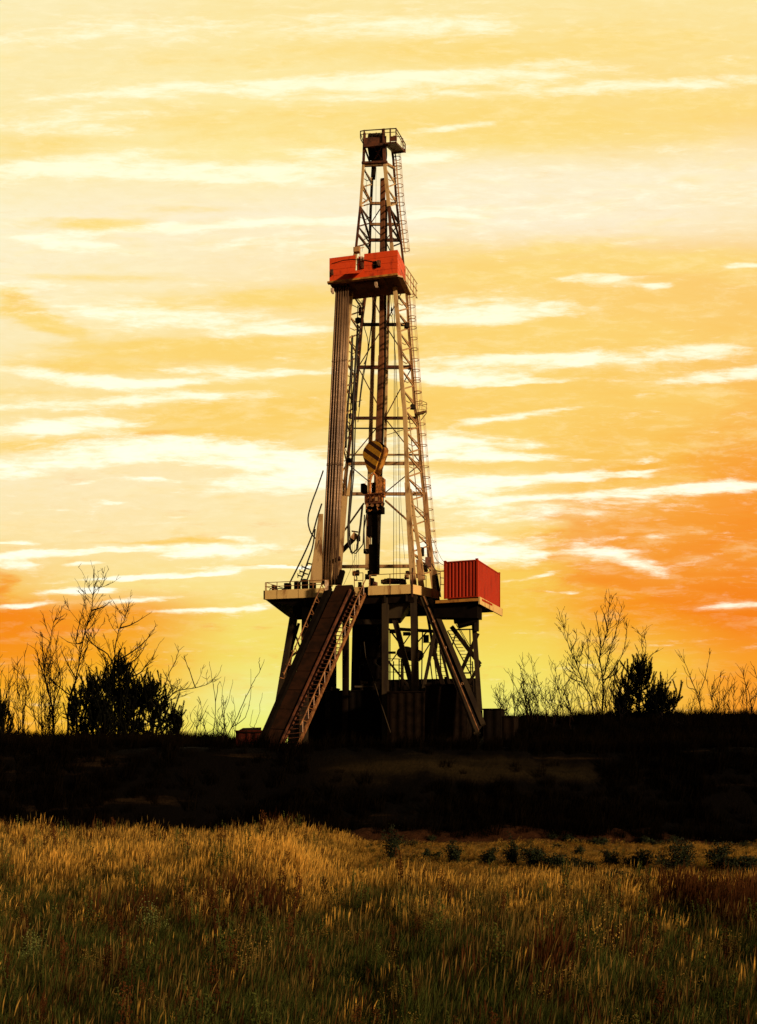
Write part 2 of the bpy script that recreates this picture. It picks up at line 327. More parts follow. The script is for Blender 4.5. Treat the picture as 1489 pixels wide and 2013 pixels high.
ys = axis([(-200, -20, 20), (-20, 12, 2), (12, 66, .3), (66, 110, 1.2), (110, 420, 15), (420, 4000, 300)])
XX, YY = np.meshgrid(xs, ys); ZZ = H(XX, YY)
nx, ny = len(xs), len(ys)
vv = np.stack([XX.ravel(), YY.ravel(), ZZ.ravel()], 1)
ii = (np.arange(ny - 1)[:, None] * nx + np.arange(nx - 1)[None, :]).ravel()
ff = np.stack([ii, ii + 1, ii + nx + 1, ii + nx], 1)
def np_mesh(name, vv, ff):
    me = bpy.data.meshes.new(name); k = ff.shape[1]
    me.vertices.add(len(vv)); me.vertices.foreach_set('co', np.ascontiguousarray(vv, dtype=np.float32).ravel())
    me.loops.add(len(ff) * k); me.loops.foreach_set('vertex_index', np.ascontiguousarray(ff, dtype=np.int32).ravel())
    me.polygons.add(len(ff)); me.polygons.foreach_set('loop_start', np.arange(0, len(ff) * k, k, dtype=np.int32))
    me.update(calc_edges=True); return me
gme = np_mesh('ground', vv, ff); gme.polygons.foreach_set('use_smooth', [True] * len(ff))
ground = bpy.data.objects.new('ground', gme); COL.objects.link(ground); ground['kind'] = 'structure'
gm = bpy.data.materials.new('ground_soil'); gm.use_nodes = True; t = NT(gm.node_tree); b = t.n['Principled BSDF']
g = t.new('ShaderNodeTexCoord').outputs['Object']; s_ = t.new('ShaderNodeSeparateXYZ'); t.l.new(g, s_.inputs[0])
n1, _ = t.noise(g, .5, 6, .65); n2, _ = t.noise(g, 2.2, 7, .75); n3, _ = t.noise(t.mapping(g, scale=(.10, 1.0, 1.0)), 1.0, 5, .6)
meadow = t.mix(n1, (.030, .020, .008, 1), (.070, .040, .014, 1))
strip = t.mix(t.mr(n2, .35, .7), (.26, .15, .04, 1), (.14, .08, .025, 1))
soil = t.mix(t.mr(n2, .3, .7), (.018, .007, .003, 1), (.060, .024, .010, 1))
hill = t.mix(t.mr(n3, .56, .72, smooth=True), (.0018, .0012, .0009, 1), (.022, .013, .006, 1))  # near-black base: the shade on the slope is put into its colour
yy = t.math('ADD', s_.outputs[1], t.math('MULTIPLY', t.math('SUBTRACT', n1, .5), 1.6))
c = t.mix(t.mr(yy, 38, 46), meadow, strip)
c = t.mix(t.mr(yy, 50.0, 50.6), c, soil)
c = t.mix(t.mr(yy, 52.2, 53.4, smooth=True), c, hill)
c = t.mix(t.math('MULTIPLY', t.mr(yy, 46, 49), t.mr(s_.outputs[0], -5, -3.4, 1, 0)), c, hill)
trk = t.math('MULTIPLY', t.math('MULTIPLY', t.mr(yy, 56.6, 57.3, smooth=True), t.mr(yy, 58.0, 58.8, 1, 0, smooth=True)), t.math('MULTIPLY', t.mr(s_.outputs[0], -5, 2, smooth=True), t.mr(s_.outputs[0], 9, 16, 1, 0, smooth=True)))
c = t.mix(t.math('MULTIPLY', trk, t.mr(n3, .3, .6)), c, (.020, .014, .006, 1))
t.l.new(c, b.inputs['Base Color']); b.inputs['Roughness'].default_value = .95; b.inputs['Specular IOR Level'].default_value = .05
bp = t.new('ShaderNodeBump'); bp.inputs['Strength'].default_value = .9; bp.inputs['Distance'].default_value = .35
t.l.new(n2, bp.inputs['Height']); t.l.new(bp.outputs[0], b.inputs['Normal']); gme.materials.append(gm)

#@@PART2
# ------------------------------------------------------------------ drilling rig
def ipl(tab, y):
    tab = sorted(tab)
    if y <= tab[0][0]: return tab[0][1]
    for (a, b_), (c_, d_) in zip(tab, tab[1:]):
        if y <= c_: return b_ + (d_ - b_) * (y - a) / (c_ - a)
    return tab[-1][1]
CH = {  # mast chords: photo y -> photo x ; front and rear planes
 'FL': [(262,717),(322,715),(405,709),(490,700),(578,691),(645,684),(802,677),(975,668),(1070,656),(1150,646)],
 'FR': [(256,754),(326,757),(407,765),(478,770),(582,778),(653,785),(746,790),(819,797),(949,801),(1070,808),(1160,814)],
 'RR': [(290,770),(307,773),(399,780),(470,788),(505,792),(592,801),(645,804),(732,811),(802,816),(828,821),(915,828),(974,834),(1090,845),(1165,856)],
 'RL': [(300,735),(351,732),(415,729),(494,727),(568,720),(627,712),(714,705),(802,698),(867,688),(945,679),(1150,664)]}
VF = [(255, 3.0), (1150, 2.0)]; VR = [(255, 5.9), (320, 6.0), (650, 7.0), (1150, 8.2)]
def C(name, y, dx=0, dv=0): return R(ipl(CH[name], y) + dx, y, ipl(VF if name[0] == 'F' else VR, y) + dv)
rig = thing('drilling_rig', W(745, 1470, 76), 'tall cream and rust coloured oil drilling derrick on a raised deck above the dark slope', 'drilling rig')
def seg(name, chord, y0, y1, w_, m, w2=None, nm='mast_leg'):
    mb = MB(); ys_ = [y for y, _ in CH[chord] if min(y0, y1) < y < max(y0, y1)]; ys_ = sorted([y0, y1] + ys_)
    for a, b_ in zip(ys_, ys_[1:]):
        wa = ipl([(y0, w_), (y1, w2 or w_)] if y0 < y1 else [(y1, w2 or w_), (y0, w_)], a) * MPP; wb = ipl([(y0, w_), (y1, w2 or w_)] if y0 < y1 else [(y1, w2 or w_), (y0, w_)], b_) * MPP
        mb.beam(C(chord, a), C(chord, b_ + .6), wa, wa * .8, wb)
    return mb.build(nm, m, rig)
seg('', 'FL', 262, 322, 5, BROWN); seg('', 'FL', 322, 406, 5, PALE); seg('', 'FL', 406, 495, 4.5, BROWN); seg('', 'FL', 495, 960, 7, PALE, 8); seg('', 'FL', 960, 1152, 9, PALE, 15)
seg('', 'FR', 254, 324, 6, BROWN); seg('', 'FR', 324, 406, 7, PALE); seg('', 'FR', 406, 478, 6, BROWN); seg('', 'FR', 478, 640, 7, PALE, 8); seg('', 'FR', 640, 949, 8, PALE, 8); seg('', 'FR', 949, 1162, 10, PALE, 12)
seg('', 'RR', 290, 520, 4.5, RUST); seg('', 'RR', 520, 1000, 5, TAN, 7); seg('', 'RR', 1000, 1165, 8, TAN, 12)
seg('', 'RL', 300, 500, 5, DARK); seg('', 'RL', 500, 900, 6, BROWN); seg('', 'RL', 900, 1150, 7, TAN)
MB().beam(R(737, 560, 8.4), R(722, 1120, 8.4), 8 * MPP, .2).build('rear_column', PALE, rig)
MB().beam(R(765, 560, 7.6), R(757, 900, 7.6), 5 * MPP, .2).build('rear_column', PALE, rig)
# broad splayed shoe at the foot of the left leg
MB().hexa([R(609,1146,.9), R(633,1146,.9), R(633,1146,1.3), R(609,1146,1.3), R(627,1010,1.0), R(636,1010,1.0), R(636,1010,1.3), R(627,1010,1.3)]).build('leg_shoe', PALE, rig)
MB().hexa([R(654,1150,2.9), R(670,1150,2.9), R(670,1150,3.6), R(654,1150,3.6), R(668,975,2.9), R(684,975,2.9), R(684,975,3.5), R(668,975,3.5)]).build('leg_shoe', PALE, rig)
MB().beam(R(806,962,3.6), R(833,1140,3.4), 7 * MPP, .2).build('leg_strut', PALE, rig)
MB().beam(R(837,968,6.6), R(850,1120,6.6), 7 * MPP, .2).build('leg_strut', TAN, rig)
MB().beam(R(684,975,3.1), R(692,925,3.3), 6 * MPP, .2).build('leg_strut', PALE, rig)
# girts across the back
for (y, m, h_) in ((400, TAN, 5), (441, TAN, 5), (472, BROWN, 6), (638, DARK, 6), (722, BROWN, 7), (822, BROWN, 6), (842, WIRE, 2), (894, TAN, 3), (911, TAN, 7), (971, TAN, 7)):
    MB().beam(C('RL', y), C('RR', y), h_ * MPP, .16, side=(0, 0, 1)).build('girt', m, rig)
MB().beam(R(664, 1114, 7.0), R(806, 1113, 7.0), 7 * MPP, .2, side=(0, 0, 1)).build('girt', TAN, rig)
# chevron bracing in the back face
mb = MB(); mb2 = MB()
lv = [400, 441, 472, 560, 638, 722, 822, 911, 971]
for a, b_ in zip(lv, lv[1:]):
    tgt = mb if a < 640 else mb2
    L0, R0, L1, R1 = C('RL', a), C('RR', a), C('RL', b_), C('RR', b_)
    M0, M1 = (L0 + R0) / 2, (L1 + R1) / 2
    if lv.index(a) % 2: tgt.tube(L0, M1, .045, 5); tgt.tube(R0, M1, .045, 5)
    else: tgt.tube(M0, L1, .045, 5); tgt.tube(M0, R1, .045, 5)
mb.build('brace', BROWN, rig); mb2.build('brace', BROWN, rig)
for (x0, y0, x1, y1, v, r_, m) in ((716, 989, 664, 1062, 5.0, 3.2, TAN), (758, 984, 803, 1024, 5.0, 3.5, TAN), (805, 820, 822, 1000, 5.5, 1.6, TAN), (803, 842, 757, 856, 7.6, 1.2, TAN)):
    MB().tube(R(x0, y0, v), R(x1, y1, v), r_ * MPP / 1.6, 6).build('brace', m, rig)
# side lattices
def lattice(F_, R_, levels, m, rr, n=1):
    for i, (a, b_) in enumerate(zip(levels, levels[1:])):
        mb = MB(); mid = (a + b_) / 2
        down = 13 if a > 320 else 6
        mb.beam(C(F_, a), C(R_, mid + down), rr * 1.6, rr * 1.6); mb.beam(C(R_, mid + down), C(F_, b_), rr * 1.6, rr * 1.6)
        mb.tube(C(F_, a), C(R_, a + down * 2), rr * .6, 5)
        q = C(F_, mid) * .5 + C(R_, mid + down) * .5; mb.tube(C(F_, mid), q, rr * .55, 4); mb.tube(q, C(R_, mid), rr * .55, 4)
        mb.tube(C(F_, a) * .5 + C(R_, mid + down) * .5, C(R_, a + down * 2), rr * .5, 4)
        mb.build('side_brace', m if not callable(m) else m(a), rig)
lattice('FL', 'RL', [330, 368, 406, 445, 485], lambda a: PALE if a < 400 else BROWN, .055)
lattice('FR', 'RR', [330, 368, 406, 445, 485], lambda a: PALE if a < 400 else DARK, .055)
lattice('FL', 'RL', [575, 620, 665, 712, 760, 815, 870, 930, 990], lambda a: TAN, .06)
lattice('FR', 'RR', [575, 612, 652, 690, 726, 765, 805, 848, 892, 938, 985, 1035, 1085, 1135], lambda a: TAN, .062)
# front face knee braces in the upper mast
mb = MB(); mb.beam(C('FL', 408), C('RL', 470), .14, .14); mb.beam(C('FL', 460), C('RL', 490), .14, .14); mb.beam(C('FR', 408, 2), C('RR', 480), .14, .14); mb.build('brace', BROWN, rig)
mb = MB(); mb.beam(C('FL', 362), C('RL', 398), .14, .14); mb.beam(C('FL', 402), C('RL', 388), .10, .10); mb.build('brace', TAN, rig)
# guide rail of the top drive
MB().beam(R(753.5, 352, 4.6), R(750, 700, 4.6), 9 * MPP, .3).build('guide_rail', RUST, rig)
MB().beam(R(750, 700, 4.6), R(735, 1132, 4.6), 11 * MPP, .35).build('guide_rail', RUST, rig)
MB().beam(R(760, 395, 4.9), R(757, 700, 4.9), 3.5 * MPP, .3).build('guide_rail', DARK, rig)  # dark bars here and below drawn as shade along the rail's right side
MB().beam(R(757, 700, 4.9), R(744, 1100, 4.9), 4 * MPP, .35).build('guide_rail', DARK, rig)
MB().beam(R(736, 318, 4.7), R(735, 352, 4.7), 8 * MPP, .4, 5 * MPP).build('line_guide', DARK, rig)

# crown: beams, block housing, sheave, platform and railings
cr = thing('crown', R(735, 300, 3), None, None); cr.parent = rig; cr.location = Vector(cr['_o']) - Vector(rig['_o'])
bb = MB(); bb.hexa([R(715,284,2.9), R(760,280,2.9), R(760,284,6), R(715,288,6), R(715,271,2.9), R(760,267,2.9), R(760,271,6), R(715,275,6)]).build('water_table', BROWN, cr)
MB().beam(R(715, 288, 2.8), R(760, 284, 2.8), 5 * MPP, .2, side=(0, 0, 1)).build('crown_beam', BROWN, cr)
MB().beam(R(712, 321, 2.9), R(762, 319, 2.9), 4 * MPP, .25, side=(0, 0, 1)).build('crown_beam', BROWN, cr)
MB().beam(R(714, 325.5, 3.0), R(762, 323.5, 3.0), 4 * MPP, .2, side=(0, 0, 1)).build('crown_beam', PALE, cr)
MB().beam(R(757, 320, 3), R(774, 330, 6), 4 * MPP, .2, side=(0, 0, 1)).build('crown_beam', TAN, cr)
MB().beam(R(760, 284, 2.9), R(778, 300, 6.0), 5 * MPP, .2, side=(0, 0, 1)).build('crown_beam', BROWN, cr)
mb = MB()
for x in (729, 735, 741, 747, 753):
    pts = [R(x, 276, 4.2) + BX * math.cos(k * math.pi / 10) * .95 + ZX * (math.sin(k * math.pi / 10) * .95 - .55) for k in range(20)]; mb.extrude(pts, AX * .12)
mb.build('sheave', DARK, cr)
mb = MB(); mb.hexa([R(727,316,3.6), R(757,314,3.6), R(757,314,5.2), R(727,316,5.2), R(722,286,3.4), R(757,283,3.4), R(757,283,5.5), R(722,286,5.5)]); mb.build('crown_block_frame', NBLACK, cr)
mb = MB(); mb.beam(R(736,290,3.3), R(750,312,3.3), .08, .08); mb.beam(R(750,290,3.3), R(738,312,3.3), .08, .08); mb.beam(R(717,290,3), R(728,320,4), .12, .1); mb.build('brace', BROWN, cr)
pts = [R(741, 274, 3.6) + AX * math.cos(k * math.pi / 12) * .42 + ZX * math.sin(k * math.pi / 12) * .36 for k in range(13)]
MB().extrude(pts, BX * .5).build('sheave_guard', TAN, cr)
MB().box(R(740, 264, 3.6), .07, .07, .25).build('guard_lug', BROWN, cr)
# platform decks
MB().hexa([R(757,283,2.6), R(779,281,2.6), R(797,300,6.0), R(775,303,6.0), R(757,280,2.6), R(779,278,2.6), R(797,296,6.0), R(775,299,6.0)]).build('platform_deck', BROWN, cr)
MB().hexa([R(775,303,5.6), R(797,300,5.6), R(796,300,6.5), R(775,303,6.5), R(775,294,5.6), R(797,292,5.6), R(796,292,6.5), R(775,294,6.5)]).build('platform_box', BROWN, cr)
MB().hexa([R(709,272,3.2), R(716,287,2.9), R(716,287,4.5), R(709,275,4.5), R(709,270,3.2), R(716,283,2.9), R(716,283,4.5), R(709,271,4.5)]).build('platform_wing', BROWN, cr)
def railing(pts, hpx, nm='railing', m=RAILM, mid=1, r_=.028, step=1.3, par=None, hgt=1.05):
    mb = MB()
    for a, b_ in zip(pts, pts[1:]):
        for k in range(mid + 1): z = ZX * hgt * (k + 1) / (mid + 1); mb.tube(a + z, b_ + z, r_, 5)
        n = max(1, int((b_ - a).length / step))
        for i in range(n + 1): p = a.lerp(b_, i / n); mb.tube(p, p + ZX * hgt, r_ * 1.1, 5)
    return mb.build(nm, m, par or rig)
mb = MB()
def bar(x0, y0, v0, x1, y1, v1, r_=.03): mb.tube(R(x0, y0, v0), R(x1, y1, v1), r_, 5)
for d, rr in ((0, .04), (7, .025)):
    bar(709, 258 + d, 3.0, 717, 256.5 + d, 2.8, rr); bar(717, 256.5 + d, 2.8, 779, 252.5 + d, 2.6, rr); bar(779, 252.5 + d, 2.6, 789, 269 + d, 4.8, rr); bar(789, 269 + d, 4.8, 797, 283 + d, 6, rr)
bar(709, 258, 3, 709, 272, 3, .04); bar(779, 252, 2.6, 779, 281, 2.6, .05); bar(789, 269, 4.8, 789, 286, 4.8); bar(792, 272, 5.2, 793, 292, 5.2, .05); bar(797, 283, 6, 797, 300, 6, .05); bar(709, 262, 3, 716, 283, 3); bar(774,267,4.8, 789,269,4.8)
mb.build('railing', BROWN, cr)
for (x, y0, y1) in ((716.5, 256, 290), (754, 253.5, 284), (767.5, 252.5, 284)): MB().beam(R(x, y1, 2.8), R(x, y0, 2.8), 2.6 * MPP, .1).build('railing_post', BROWN, cr)
MB().hexa([R(768,277,3.0), R(779,276,3.0), R(781,277,3.6), R(770,278,3.6), R(768,268,3.0), R(779,267,3.0), R(781,268,3.6), R(770,269,3.6)]).build('lubrication_box', BROWN, cr)
tag(cr, None, None)

# caged ladder up the right rear leg
lad = thing('caged_ladder', C('RR', 1150), None, None); lad.parent = rig; lad.location = Vector(lad['_o']) - Vector(rig['_o'])
def LC(y, dx=0, dv=0): return C('RR', y, 1.0 + dx, .1 + dv)
yl = list(range(300, 500, 14)) + list(range(575, 1160, 14)); mbs = [MB(), MB()]
for a, b_ in zip(yl, yl[1:]):
    if b_ - a > 40: continue
    for dx in (-2.5, 4.5): mbs[a > 540].tube(LC(a, dx), LC(b_, dx), .032, 4)
for i in range(300, 1150, 7):
    if 500 < i < 575: continue
    mbs[i > 540].tube(LC(i, -2.5), LC(i, 4.5), .012, 4)
for q in mbs: q.build('ladder_rail', TAN, lad)
def hoop(y, rw=.31):
    c_ = LC(y, 1); c_ = c_ + AX * .10; mb = MB(); pts = [c_ + AX * (.14 + rw * math.sin(a)) - BX * .28 * math.cos(a) for a in [rad(q) for q in range(-60, 241, 25)]]
    return mb.path(pts, .027, 4)
hoops = [i for i in range(312, 500, 18)] + [i for i in range(582, 1140, 21)] + [325, 630, 745, 772, 955, 960]
for y in hoops: hoop(y).build('cage_hoop', TAN, lad)
for ang in (-20, 40, 90, 140, 200):
    mbs = [MB(), MB()]
    for a, b_ in zip(yl, yl[1:]):
        if b_ - a > 40: continue
        f = lambda y: LC(y, 1) + AX * (.24 + .31 * math.sin(rad(ang))) - BX * .28 * math.cos(rad(ang))
        mbs[a > 540].tube(f(a), f(b_), .016, 3)
    for q in mbs: q.build('cage_strap', TAN, lad)
# half-way landing
MB().hexa([R(818,815,7.0), R(839,810,6.6), R(840,811,8), R(820,818,8.4), R(818,811,7.0), R(839,806,6.6), R(840,808,8), R(820,814,8.4)]).build('landing', TAN, lad)
mb = MB()
for d, rr in ((0, .025), (9, .018)): bar(825, 786 + d, 7.0, 839, 792 + d, 6.6, rr); bar(839, 792 + d, 6.6, 840, 795 + d, 8, rr); bar(840, 795 + d, 8, 822, 797 + d, 8.4, rr)
for x, y in ((825, 786), (839, 792)): bar(x, y, 6.8, x, y + 18, 6.8, .025)
bar(839, 812, 6.6, 828, 826, 7.2, .03); mb.build('landing_railing', TAN, lad)

# monkey board: red wind wall round the racking platform
mk = thing('racking_platform', R(715, 550, 1), 'red', None); mk.parent = rig; mk.location = Vector(mk['_o']) - Vector(rig['_o']); del mk['label']
ulo = R(648, 553, 1.0); uhi = R(782, 541, 1.0); zt = (R(648, 505, 1).z + R(782, 493, 1).z) / 2; zb = (ulo.z + uhi.z) / 2
ulen = (uhi - ulo).dot(AX); o_ = Vector((ulo.x, ulo.y, 0))
def Q(u, v, z): return o_ + AX * u + BX * v + ZX * z
dpt = 2.9
def plank_wall(u0, u1, z0, z1, vv_=0, side=False, n=4, nm='wind_wall'):
    mb = MB(); hh = (z1 - z0) / n
    for i in range(n):
        za, zc = z0 + i * hh + .012, z0 + (i + 1) * hh - .012
        if side: mb.hexa([Q(vv_, u0, za), Q(vv_, u1, za), Q(vv_ + .06, u1, za), Q(vv_ + .06, u0, za), Q(vv_, u0, zc), Q(vv_, u1, zc), Q(vv_ + .06, u1, zc), Q(vv_ + .06, u0, zc)])
        else: mb.hexa([Q(u0, vv_, za), Q(u1, vv_, za), Q(u1, vv_ + .06, za), Q(u0, vv_ + .06, za), Q(u0, vv_, zc), Q(u1, vv_, zc), Q(u1, vv_ + .06, zc), Q(u0, vv_ + .06, zc)])
    if not side: mb.hexa([Q(u0, vv_ + .02, z0 + .01), Q(u1, vv_ + .02, z0 + .01), Q(u1, vv_ + .045, z0 + .01), Q(u0, vv_ + .045, z0 + .01), Q(u0, vv_ + .02, z1 - .01), Q(u1, vv_ + .02, z1 - .01), Q(u1, vv_ + .045, z1 - .01), Q(u0, vv_ + .045, z1 - .01)])
    return mb.build(nm, REDP, mk)
gx0, gx1 = (701 - 648) * MPP * 1.03, (719 - 648) * MPP * 1.03
plank_wall(0, gx0, zb, zt); plank_wall(gx1, ulen, zb, zt)
zo = zb + (zt - zb) * .33; plank_wall(gx0, gx1, zb, zo, n=1)
plank_wall(0.06, dpt, zb, zt, ulen - .06, True); plank_wall(0.06, dpt, zb, zt, 0, True)
MB().hexa([Q(gx0, .45, zo), Q(gx1, .45, zo), Q(gx1, .5, zo), Q(gx0, .5, zo), Q(gx0, .45, zt), Q(gx1, .45, zt), Q(gx1, .5, zt), Q(gx0, .5, zt)]).build('tarpaulin', WHITE, mk)
mb = MB(); mb.beam(Q(gx0 + .12, .3, zo), Q(gx0 + .3, .3, zt), .07); mb.beam(Q(gx0 + .32, .3, zo + .1), Q(gx0 + .2, .3, zt), .06); mb.beam(Q(gx1 - .1, .3, zo), Q(gx1 - .25, .3, zt), .06); mb.beam(Q(gx0, .28, (zo + zt) / 2), Q(gx1, .28, (zo + zt) / 2), .04); mb.build('tie_bar', CRED, mk)
wx = (745 - 648) * MPP * 1.03; wz = zt - (zt - zb) * .50
mb = MB(); mb.box(Q(wx, -.02, wz), .56, .05, .50, Matrix.Rotation(-YAW, 3, 'Z')); mb.build('window', NBLACK, mk)
mb = MB(); mb.box(Q(wx, -.05, wz), .56, .03, .035, Matrix.Rotation(-YAW, 3, 'Z')); mb.box(Q(wx, -.052, wz), .035, .03, .5, Matrix.Rotation(-YAW, 3, 'Z')); mb.build('window_bar', TAN, mk)
# hinged flap over the opening, work lights
MB().hexa([Q(gx0 - .75, -.75, zb + .12), Q(gx1 - .05, -.75, zb + .05), Q(gx1, -.75, zb + .09), Q(gx0 - .75, -.75, zb + .16), Q(gx0 - .55, -.01, zo - .02), Q(gx1, -.01, zo + .05), Q(gx1, -.01, zo + .09), Q(gx0 - .55, -.01, zo + .02)]).build('hinged_flap', REDP, mk)
for (x, y) in ((654, 509), (655, 547), (744, 541), (749, 498), (716, 500)):
    u = (x - 648) * MPP * 1.03; z = HC + (HY - y - (x - 648) * .045) / FPX * 72.5 + .0
    mbx = MB(); mbx.box(Q(u, -.14, z), .20, .2, .26, Matrix.Rotation(-YAW, 3, 'Z')); mbx.tube(Q(u + .05, -.1, z - .18), Q(u + .05, -.25, z - .2), .1, 8); mbx.build('work_light', WHITE if y > 530 else BROWN, mk)
MB().path([Q(.2, -.03, zt - .45), Q(1.1, -.03, zt - .30), Q(1.9, -.03, zt - .32), Q(2.8, -.03, zt - .5), Q(3.6, -.03, zt - .75)], .02, 4).build('cable', DARK, mk)
# deck of the platform with ochre edge beam
MB().hexa([Q(-.1, -.25, zb - .16), Q(ulen + .05, -.25, zb - .16), Q(ulen + .05, .05, zb - .16), Q(-.1, .05, zb - .16), Q(-.1, -.25, zb - .03), Q(ulen + .05, -.25, zb - .03), Q(ulen + .05, .05, zb - .03), Q(-.1, .05, zb - .03)]).build('edge_beam', OCHRE, mk)
mb = MB()
for i in range(9): mb.hexa([Q(ulen * i / 9 + .01, .06, zb - .12), Q(ulen * (i + 1) / 9 - .01, .06, zb - .12), Q(ulen * (i + 1) / 9 - .01, dpt, zb - .12), Q(ulen * i / 9 + .01, dpt, zb - .12), Q(ulen * i / 9 + .01, .06, zb - .04), Q(ulen * (i + 1) / 9 - .01, .06, zb - .04), Q(ulen * (i + 1) / 9 - .01, dpt, zb - .04), Q(ulen * i / 9 + .01, dpt, zb - .04)])
mb.build('platform_floor', RUST, mk)
MB().hexa([Q(ulen, -.1, zb - .2), Q(ulen + .35, .2, zb - .2), Q(ulen + .35, dpt + .2, zb - .2), Q(ulen, dpt + .2, zb - .2), Q(ulen, -.1, zb - .08), Q(ulen + .35, .2, zb - .08), Q(ulen + .35, dpt + .2, zb - .08), Q(ulen, dpt + .2, zb - .08)]).build('side_walkway', TAN, mk)
mb = MB()
for k in (0, .55, 1.1):
    mb.tube(Q(ulen + .38, .9, zb - .1 + k), Q(ulen + .75, dpt + .6, zb - .3 + k), .035, 4)
for k in range(5): vq = .9 + k * (dpt - .6) / 4; mb.tube(Q(ulen + .38 + .07 * k, vq + .07 * k, zb - .1 - .05 * k), Q(ulen + .38 + .07 * k, vq + .07 * k, zb + 1.0 - .05 * k), .035, 4)
mb.build('side_railing', TAN, mk)
for u in (1.2, 2.6, 4.2):
    MB().beam(Q(u, .2, zb - .15), Q(u + .1, 1.8, zb - .5), .09).build('support_strut', BROWN, mk)
MB().hexa([Q(1.9, .3, zb - .32), Q(3.6, .3, zb - .32), Q(3.6, 1.6, zb - .32), Q(1.9, 1.6, zb - .32), Q(1.9, .3, zb - .14), Q(3.6, .3, zb - .14), Q(3.6, 1.6, zb - .14), Q(1.9, 1.6, zb - .14)]).build('diving_board', BROWN, mk)
mb = MB(); mb.box(R(702, 492, 1.8), .45, .4, .35, Matrix.Rotation(-YAW, 3, 'Z')); mb.beam(R(698, 502, 1.8), R(698, 487, 1.8), .08); mb.beam(R(708, 502, 1.8), R(708, 484, 1.8), .06); mb.beam(R(704, 489, 1.8), R(716, 486, 2.2), .06); mb.build('winch', TAN, mk)

# rig floor deck: cream fascias, dark underframe
dk = thing('deck', R(745, 1168, 0), None, None); dk.parent = rig; dk.location = Vector(dk['_o']) - Vector(rig['_o'])
zd1 = R(812, 1148.5, 0).z; zd0 = R(812, 1166.5, 0).z
def DP(x, y, v, z): p = R(x, y, v); return Vector((p.x, p.y, z))
def fascia(x0, x1, v0=0, v1=0, z0=None, z1=None, m=FASC, th=.12):
    a, b_ = DP(x0, 1155, v0, 0), DP(x1, 1155, v1, 0); z0 = zd0 if z0 is None else z0; z1 = zd1 if z1 is None else z1
    n = Vector((b_.y - a.y, a.x - b_.x, 0)).normalized() * -th
    return MB().hexa([a + ZX * z0, b_ + ZX * z0, b_ + n + ZX * z0, a + n + ZX * z0, a + ZX * z1, b_ + ZX * z1, b_ + n + ZX * z1, a + n + ZX * z1]).build('fascia', m, dk)
for x0, x1 in ((521, 544), (545, 586), (587, 648), (724, 767), (768, 811)): fascia(x0 + .2, x1)
fascia(812, 838, 0.05, 1.5); fascia(838.6, 863, 1.55, 3.0)
fascia(512 + 9, 577, .05, 4.0, m=BROWN)
fascia(697, 714, .5, .5, z0=zd0 + .1, z1=zd1 + .05)
MB().extrude([DP(521,1160,.14,zd1-.12), DP(648,1160,.14,zd1-.12), DP(648,1160,1.3,zd1-.12), DP(697,1160,1.3,zd1-.12), DP(697,1160,.7,zd1-.12), DP(724,1160,.14,zd1-.12), DP(811,1160,.14,zd1-.12), DP(863,1160,3.2,zd1-.12), DP(866,1160,9,zd1-.12), DP(577,1160,9,zd1-.12), DP(577,1160,4.2,zd1-.12)], ZX * .10).build('floor_plate', DARK, dk)
# tapering underframe below the overhang, deep beams
MB().hexa([DP(522,1180,.2,zd0), DP(648,1180,.2,zd0), DP(648,1180,8,zd0), DP(560,1180,8,zd0), DP(576,1180,.6,zd0-.5), DP(648,1180,.6,zd0-.5), DP(648,1180,8,zd0-.5), DP(576,1180,8,zd0-.5)]).build('underframe', DARK, dk)
MB().hexa([DP(697,1180,.2,zd0), DP(811,1180,.2,zd0), DP(866,1180,8,zd0), DP(640,1180,8,zd0), DP(700,1180,.5,zd0-.55), DP(815,1180,.5,zd0-.55), DP(866,1180,8,zd0-.55), DP(640,1180,8,zd0-.55)]).build('underframe', DARK, dk)
for x in (600, 640, 705, 757, 800): MB().beam(DP(x,1180,.1,zd0-.28), DP(x,1180,6,zd0-.28), .14, .5).build('floor_beam', DARK, dk)
MB().hexa([DP(765,1200,1,zd0-1.6), DP(788,1200,1,zd0-1.6), DP(788,1200,4,zd0-1.6), DP(765,1200,4,zd0-1.6), DP(757,1200,.9,zd0-.55), DP(806,1200,.9,zd0-.55), DP(806,1200,5,zd0-.55), DP(757,1200,5,zd0-.55)]).build('mud_hopper', SUBP, dk)
# railings round the floor
z_ = zd1 - .02
def DQ(x, v): return DP(x, 1150, v, z_)
railing([DQ(522, .1), DQ(545, .1), DQ(586, .1), DQ(646, .1)], 0, par=dk, hgt=.62, mid=1, step=1.0)
railing([DQ(524, .1), DQ(572, 4)], 0, par=dk, hgt=.62, mid=1, step=1.0)
railing([DQ(727, .1), DQ(767, .1), DQ(811, .1), DQ(838, 1.5)], 0, par=dk, hgt=.85, mid=0, step=1.5)
railing([DQ(697, .5), DQ(714, .5)], 0, par=dk, hgt=1.1, mid=1, step=.8)
railing([DQ(866, 3.4), DQ(874, 3.6)], 0, par=dk, hgt=1.5, mid=2, step=.3)
mb = MB(); mb.beam(DQ(811,.0) - ZX*.9, DQ(811,.0) + ZX*1.2, .09); mb.build('corner_post', BROWN, dk)

